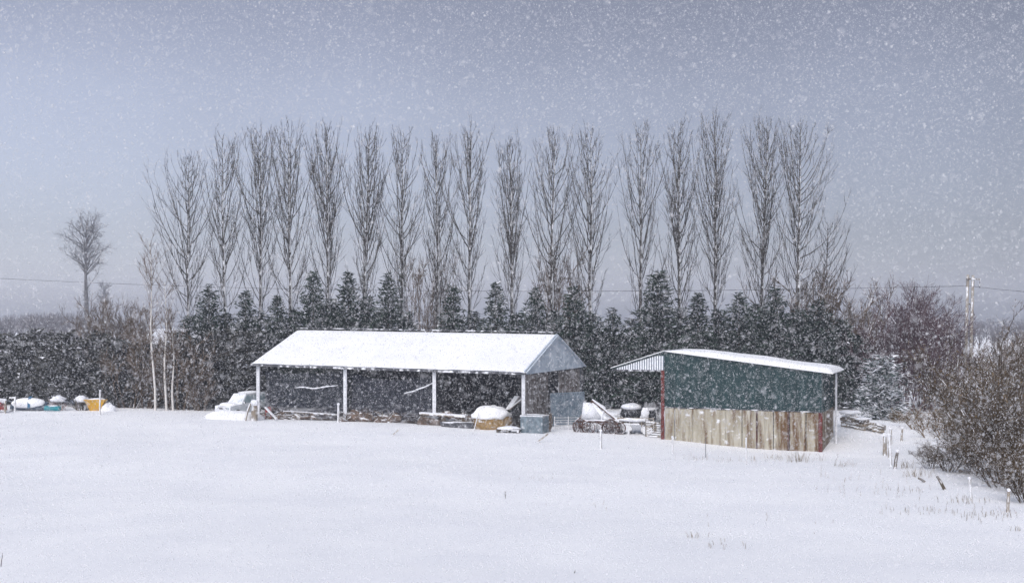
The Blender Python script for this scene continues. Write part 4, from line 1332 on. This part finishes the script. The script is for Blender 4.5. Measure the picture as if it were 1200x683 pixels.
def trailer():
    a = gd(746, 74.5); T = thing('farm_trailer', 'small farm trailer loaded with dark gear under snow, left of red post', 'trailer', a, -.2)
    m = MB(); m.box((0, 0, .72), (2.5, 1.4, .1)); m.beam((-1.2, 0, .7), (-2.0, 0, .55), .08, .1); m.build('bed', DARKWOOD, T)
    m = MB()
    for x in (-1.2, -.4, .4, 1.2): m.beam((x, -.68, .2), (x, -.68, 1.15), .06, .06)
    m.beam((-1.2, -.68, 1.1), (1.2, -.68, 1.1), .05, .07); m.beam((-1.2, -.68, .92), (1.2, -.68, .92), .05, .07); m.build('side_rails', WOOD, T)
    for x in (-.6, .75):
        m = MB(); m.lathe((x, -.55, .34), [(.36, -.1), (.36, .1)], 18, axis='Y'); w_ = m.build('wheel', RUBBER, T)
        m = MB(); m.lathe((x, -.66, .34), [(.18, -.012), (.18, .0)], 14, axis='Y'); m.build('rim', STEEL_STAKE, w_)
    m = MB(); m.blob((-.35, .1, 1.35), (.72, .55, .6), seed=7, amp=.2); m.box((.9, .2, 1.2), (.7, .7, .9)); m.build('load', DARKBOARD, T)
    s = MB(); s.blob((-.35, .08, 1.8), (.7, .55, .26), seed=8, amp=.1); s.blob((.92, .12, 1.66), (.42, .42, .14), seed=9); s.blob((.62, -.3, 1.4), (.28, .1, .42), seed=2, amp=.2); s.blob((-.2, -.7, .98), (1.0, .14, .12), seed=4, amp=.2)
    s.build('snow_cover', SNOWC, T, smooth=True)
    g = gd(757, 72.9); e = gd(775.5, 72.6) - g; T2 = thing('slatted_gate', 'small slatted wooden gate leaning against the red shed post', 'gate', g)
    m = MB()
    for k in range(7): m.beam(Vector((0, 0, .08 + .15 * k)), e + Vector((0, 0, .08 + .15 * k)), .03, .08)
    m.build('slats', WOOD, T2)
    for f in (0, 1):
        m = MB(); m.beam(e * f + Vector((0, .05, -.1)), e * f + Vector((0, .05, 1.15)), .07, .06); m.build('stile', DARKWOOD, T2)
    # white sheet behind the gate
    q = gd(766, 75.5); T3 = thing('board_stack', 'upright boards streaked with snow behind the slatted gate', 'boards', q)
    m = MB(); rg = random.Random(6)
    for k in range(6): m.box((-.55 + .22 * k, rg.uniform(-.05, .05), 1.0), (.2, .04, 2.1 + rg.uniform(-.15, .1)))
    m.build('boards', mat('snow_streaked_board', (.12, .12, .13), (.7, .71, .74), scale=2.5, lo=.45, hi=.55), T3)
    # small things below the canopy
    c = gd(715, 75.8); T4 = thing('water_tank', 'low snow covered pale tank right of the rusty machine', 'tank', c, -.2)
    m = MB(); m.box((.25, 0, .62), (1.0, .8, 1.05)); m.beam((-.25, -.42, 1.1), (.75, -.42, 1.1), .05, .06); m.build('body', STEEL_STAKE, T4)
    s = MB(); s.blob((.25, 0, 1.17), (.52, .42, .1), seed=2); s.build('snow_cap', SNOWC, T4, smooth=True)
trailer()

# ------------------------------------------------------------------ parked vehicle
def vehicle():
    a = gd(284, 85.0) + Vector((0, 0, -.05)); T = thing('parked_car', 'pale boxy vehicle half buried in snow beside the barn\'s left end', 'car', a, R(236))
    def prism(prof, y0, y1, y0b=None, y1b=None):
        m = MB(); n = len(prof)
        zs = [z for _, z in prof]; lo, hi = min(zs), max(zs)
        def yy(y, yb, z): return y if yb is None else y + (yb - y) * (z - lo) / (hi - lo)
        A = [(x, yy(y0, y0b, z), z) for x, z in prof]; B = [(x, yy(y1, y1b, z), z) for x, z in prof]
        m.poly(A); m.poly(B[::-1])
        for i in range(n):
            j = (i + 1) % n; m.poly([A[j], A[i], B[i], B[j]])
        return m
    body = prism([(-1.95, .35), (1.95, .35), (2.0, .6), (1.95, .98), (.85, 1.08), (-1.95, 1.08), (-2.0, .7)], -.85, .85)
    body.build('body', CARPAINT, T)
    cab = prism([(-1.9, 1.083), (.80, 1.083), (.25, 1.82), (-1.75, 1.86)], -.80, .80, -.68, .68)
    cab.build('cabin', CARPAINT, T)
    def glass(pts, nm):
        m = MB(); m.poly(pts); m.build(nm, GLASS, T)
    def wsc(f, y): return (.80 - .55 * f + .012, y * (.80 - .12 * f), 1.083 + .737 * f + .01)
    glass([wsc(.12, -.88), wsc(.12, .88), wsc(.9, .88), wsc(.9, -.88)], 'windscreen')
    for sgn in (-1, 1):
        def sd(x, z): return (x, sgn * (.80 - .12 * (z - 1.083) / .777 + .008), z)
        q = [sd(-.45, 1.17), sd(.6, 1.17), sd(.2, 1.72), sd(-.45, 1.74)]; glass(q if sgn < 0 else q[::-1], 'side_window')
        q = [sd(-1.7, 1.17), sd(-.55, 1.17), sd(-.55, 1.74), sd(-1.62, 1.76)]; glass(q if sgn < 0 else q[::-1], 'side_window')
        m = MB(); m.box((.62, sgn * .93, 1.18), (.1, .16, .14)); m.build('mirror', DARK_STEEL, T)
        m = MB(); m.lathe((1.98, sgn * .62, .8), [(.1, 0), (.09, .03)], 12, axis='X'); m.build('headlight', GLASS, T)
        for x in (-1.25, 1.25):
            m = MB(); m.lathe((x, sgn * .8, .36), [(.36, -.1), (.36, .1)], 18, axis='Y'); w_ = m.build('wheel', RUBBER, T)
            m = MB(); m.lathe((x, sgn * .912, .36), [(.2, -.01), (.18, .01)], 14, axis='Y'); m.build('rim', STEEL_STAKE, w_)
    m = MB(); m.box((2.03, 0, .5), (.1, 1.6, .18)); m.build('bumper', DARK_STEEL, T)
    m = MB(); m.box((1.995, 0, .8), (.03, .9, .16)); m.build('grille', DARK_STEEL, T)
    s = MB(); s.blob((-.75, 0, 1.87), (1.0, .68, .12), seed=3, flat=-.2, amp=.06); s.blob((1.4, 0, 1.02), (.62, .8, .2), seed=4, flat=-.2, amp=.08)
    s.build('snow_cover', SNOW, T, smooth=True)
    # drift and posts in front
    m = MB(); q = gd(276, 82.5); m.blob((0, 0, -.1), (2.0, 1.2, .75), seed=5, flat=-.1, amp=.2, nu=24, nv=12); m.blob((-1.5, .5, -.1), (1.0, .8, .55), seed=7, flat=-.1, amp=.2)
    tag(m.build('snow_drift', SNOW, loc=q, smooth=True), 'lumpy snow drift piled against the pale vehicle', 'snow drift')
vehicle()
stake('leaning_post', 'brown wooden post leaning right before the pale vehicle', 286.5, 471, 491, .09, WOOD, lean=.33, d=81.0, cat='post', cap=False)
stake('stump_post', 'thick sawn wooden post at the foot of the barn\'s left end post', 298, 472, 492, .26, WOOD, d=81.4, cat='post')

# ------------------------------------------------------------------ far left clutter
def boat():
    a = gd(36, 86.0); T = thing('rowing_boat', 'upturned dark boat under a thick slab of snow with blue strap', 'boat', a, -.12)
    m = MB(); L, w, h = 1.45, .65, .72
    sec = 14
    rings = []
    for i in range(sec + 1):
        f = -1 + 2 * i / sec; ww = w * (1 - .55 * abs(f) ** 3 if f > 0 else 1 - .25 * abs(f) ** 3); hh = h * (1 - .25 * f * f)
        rings.append([(f * L, math.cos(q) * ww, .1 + math.sin(q) * hh) for q in [math.pi * k / 8 for k in range(9)]])
    b = 0
    for r in rings: m.v.extend(r)
    for i in range(sec):
        for k in range(8): m.f.append((i * 9 + k, (i + 1) * 9 + k, (i + 1) * 9 + k + 1, i * 9 + k + 1)); m.m.append(0)
    m.f.append(tuple(range(9))); m.m.append(0); m.f.append(tuple(sec * 9 + k for k in reversed(range(9)))); m.m.append(0)
    m.build('hull', NAVY, T)
    s = MB(); s.blob((-.1, -.08, .5), (1.42, .72, .5), seed=2, amp=.05, flat=-.55, nu=28, nv=14, fr=1); s.build('snow_cover', SNOW, T, smooth=True)
    m = MB(); pts = [(.0 + .1 * math.cos(q) * 3, math.cos(q) * -.8, .25 + math.sin(q) * .82) for q in [math.pi * k / 10 for k in range(11)]]
    for i in range(10): m.beam(pts[i], pts[i + 1], .2, .05)
    m.build('strap', BLUE, T)
    c = gd(61.5, 85.0); T2 = thing('plastic_drum', 'teal plastic drum lying in the snow at the boat\'s right end', 'drum', c, -.1)
    m = MB(); m.lathe((0, 0, .22), [(.16, -.62), (.2, -.58), (.2, -.2), (.215, -.17), (.2, -.14), (.2, .2), (.215, .23), (.2, .26), (.2, .56), (.15, .62)], 16, axis='X'); m.build('body', TEAL, T2)
    s = MB(); s.blob((0.05, 0, .4), (.42, .14, .06), seed=3); s.build('snow_cap', SNOWC, T2)
boat()
dm = shrub_proto(120, 'domed_bush', 1.25, 1.2, 10, BROWN_TWIG, fork=(6, 5, 3), spread=.9, thick=.7)
RB = mat('red_stem', (.18, .07, .05), (.28, .13, .09), snow=.5)
def dome(px, d, label, stemmat, seed):
    p = gd(px, d); T = thing('snowy_bush', label, 'bush', p, 0, 'small snowy domed bushes by the boat')
    st, tw, _ = shrub_mesh(seed, 1.15, 1.3, 14, None, fork=(5, 4, 3), spread=1.0, thick=.8)
    st.build('stems', stemmat, T); tw.build('twigs', stemmat, T)
    s = MB(); s.blob((0, 0, .78), (.56, .5, .34), seed=seed, amp=.22, flat=-.3, fr=2.5); s.build('snow_cap', SNOWC, T, smooth=True)
bpy.data.objects.remove(dm.children[0]); [bpy.data.objects.remove(c) for c in list(dm.children)]; bpy.data.objects.remove(dm)
dome(68, 86, 'small reddish bush capped with snow, right of the boat', RB, 131)
dome(96, 86, 'small grey bush capped with snow, left of the yellow bucket', DARK_TWIG, 132)
def bucket():
    a = gd(112.5, 86); T = thing('digger_bucket', 'yellow metal digger bucket, wider at the top, behind a stake', 'bucket', a, .1)
    m = MB(); wt, wb, h = .78, .38, .85
    m.hexa([(-wb, -.3, 0), (wb, -.3, 0), (wb, .3, 0), (-wb, .3, 0), (-wt, -.45, h), (wt, -.45, h), (wt, .45, h), (-wt, .45, h)]); m.build('shell', YELLOW, T)
    m = MB(); m.beam((-wt - .02, -.46, h), (wt + .02, -.46, h), .06, .08); m.beam((-wt + .1, -.47, h - .1), (-wb, -.33, .05), .05, .05); m.build('lip', YELLOW, T)
    s = MB(); s.blob((.05, 0, h + .02), (.7, .42, .1), seed=3); s.build('snow_fill', SNOWC, T, smooth=True)
    p = gd(127, 86); m = MB(); m.blob((0, 0, 0), (.55, .5, .62), seed=9, amp=.25, flat=-.2, fr=2)
    tag(m.build('snow_mound', SNOWC, loc=p, smooth=True), 'snow mound directly right of the yellow bucket', 'snow mound')
bucket()
def red_machine():
    a = gd(2, 84); T = thing('red_machine', 'red farm machine part lying in snow at the left edge', 'farm machine', a)
    m = MB(); m.beam((-1.2, 0, .3), (.35, 0, .42), .2, .3); m.box((-.4, .1, .62), (.8, .5, .3)); m.beam((-.2, -.2, .2), (.5, -.2, .25), .1, .1); m.build('body', RED, T)
    m = MB(); m.beam((-1.2, -.25, .12), (1.0, -.25, .14), .08, .09); m.build('drawbar', DARK_STEEL, T)
    s = MB(); s.blob((-.5, .1, .85), (.7, .4, .25), seed=4, amp=.2); s.build('snow_cap', SNOWC, T, smooth=True)
    p = gd(17.5, 84.5); T2 = thing('stake', 'white stake with a sideways arm at its top, left of boat', 'stake', p)
    m = MB(); m.beam((0, 0, -.2), (0, 0, 1.05), .11, .1); m.build('shaft', STEEL_STAKE, T2)
    m = MB(); m.beam((-.42, 0, 1.09), (.08, 0, 1.11), .12, .12); m.build('arm', STEEL_STAKE, T2)
stake('short_post', 'short brown post standing before the red machine part', 6, 469, 484, .09, WOOD, cat='post')
red_machine()

# ------------------------------------------------------------------ dead grass poking through
def grass():
    rg = random.Random(77); m = MB()
    def tuft(px, py, n, spr, h, lean=.5):
        for k in range(int(n * .6) + 2):
            x, y = px + rg.gauss(0, spr), py + rg.gauss(0, spr * .12)
            p = hit(x, y); l = rg.uniform(-lean, lean); hh = h * rg.uniform(.4, 1.2) / F * p.y
            m.tube([p - Vector((0, 0, .05)), p + Vector((l * hh * .4, 0, hh * .6)), p + Vector((l * hh, rg.uniform(-.2, .2) * hh, hh))], [.008, .007, .004], 3)
    tuft(935, 541, 70, 6, 11); tuft(912, 538, 45, 8, 6, .9); tuft(990, 546, 35, 8, 6, .8); tuft(962, 540, 14, 5, 9)
    tuft(862, 540, 40, 22, 7, .3); tuft(822, 538, 20, 14, 8, .2); tuft(1020, 580, 24, 25, 8, .3); tuft(1060, 600, 22, 22, 8, .3)
    tuft(815, 630, 12, 6, 7); tuft(850, 640, 14, 20, 7); tuft(1060, 575, 25, 18, 7, .4); tuft(1100, 600, 30, 22, 6, .4)
    tuft(1000, 560, 25, 35, 7, .3); tuft(620, 560, 8, 20, 4); tuft(700, 595, 6, 30, 5); tuft(1165, 606, 60, 20, 9, .5); tuft(1130, 588, 50, 14, 8, .5); tuft(1192, 622, 10, 6, 6)
    tuft(1075, 558, 60, 9, 9, .6); tuft(1062, 548, 40, 6, 9, .6); tuft(1038, 520, 24, 5, 9, .5); tuft(915, 610, 10, 60, 5, .3)
    tag(m.build('dead_grass', GRASS), 'thin dead grass stems poking through the snow', 'grass', kind='stuff')
grass()

# ------------------------------------------------------------------ falling snow
def flakes():
    rs = np.random.default_rng(11)
    n0 = 120.0                         # flakes per cubic metre
    D0, D1 = 2.6, 26.0
    kx, ku, kd = 600 / F * 1.18, (HY / F) * 1.15, ((683 - HY) / F) * 1.12
    N = int(n0 * 2 * kx * (ku + kd) * (D1 ** 3 - D0 ** 3) / 3)
    d = (rs.random(N) * (D1 ** 3 - D0 ** 3) + D0 ** 3) ** (1 / 3)
    x = rs.uniform(-kx, kx, N) * d
    z = ZC + rs.uniform(-kd, ku, N) * d
    gz = 1.6 + .0006 * np.clip(75 - d, 0, None) ** 2 + .75
    keep = z > gz
    x, d, z = x[keep], d[keep], z[keep]
    N = len(x)
    r = np.clip(.0042 * np.exp(rs.normal(0, .36, N)), .002, .012)
    r = np.where(d < 6, np.minimum(r, .0055), r)
    base = np.array([(1, 0, 0), (-.5, .87, 0), (-.5, -.87, 0), (0, 0, 1.2), (0, 0, -1.2)])
    v = base[None] * (1 + rs.uniform(-.35, .35, (N, 5, 1)))
    th = rs.uniform(0, 6.283, N); tl = rs.normal(.25, .45, N)
    c, s = np.cos(th), np.sin(th)
    vx = v[..., 0] * c[:, None] - v[..., 1] * s[:, None]; vy = v[..., 0] * s[:, None] + v[..., 1] * c[:, None]; vz = v[..., 2]
    ct, st = np.cos(tl)[:, None], np.sin(tl)[:, None]
    vx, vz = vx * ct + vz * st, -vx * st + vz * ct
    co = np.stack([x[:, None] + vx * r[:, None], d[:, None] + vy * r[:, None], z[:, None] + vz * r[:, None]], -1).reshape(-1, 3).astype(np.float32)
    tri = np.array([(0, 1, 3), (1, 2, 3), (2, 0, 3), (1, 0, 4), (2, 1, 4), (0, 2, 4)])
    idx = (tri[None] + 5 * np.arange(N)[:, None, None]).reshape(-1).astype(np.int32)
    me = bpy.data.meshes.new('falling_snow')
    me.vertices.add(5 * N); me.vertices.foreach_set('co', co.ravel())
    me.loops.add(len(idx)); me.loops.foreach_set('vertex_index', idx)
    me.polygons.add(6 * N); me.polygons.foreach_set('loop_start', np.arange(0, 18 * N, 3, dtype=np.int32))
    me.polygons.foreach_set('loop_total', np.full(6 * N, 3, dtype=np.int32))
    me.polygons.foreach_set('use_smooth', np.ones(6 * N, dtype=bool))
    me.update(); me.materials.append(FLAKE)
    o = bpy.data.objects.new('falling_snow', me); COL.objects.link(o)
    tag(o, 'white snowflakes falling through the air across the whole view', 'snow', kind='stuff')
flakes()
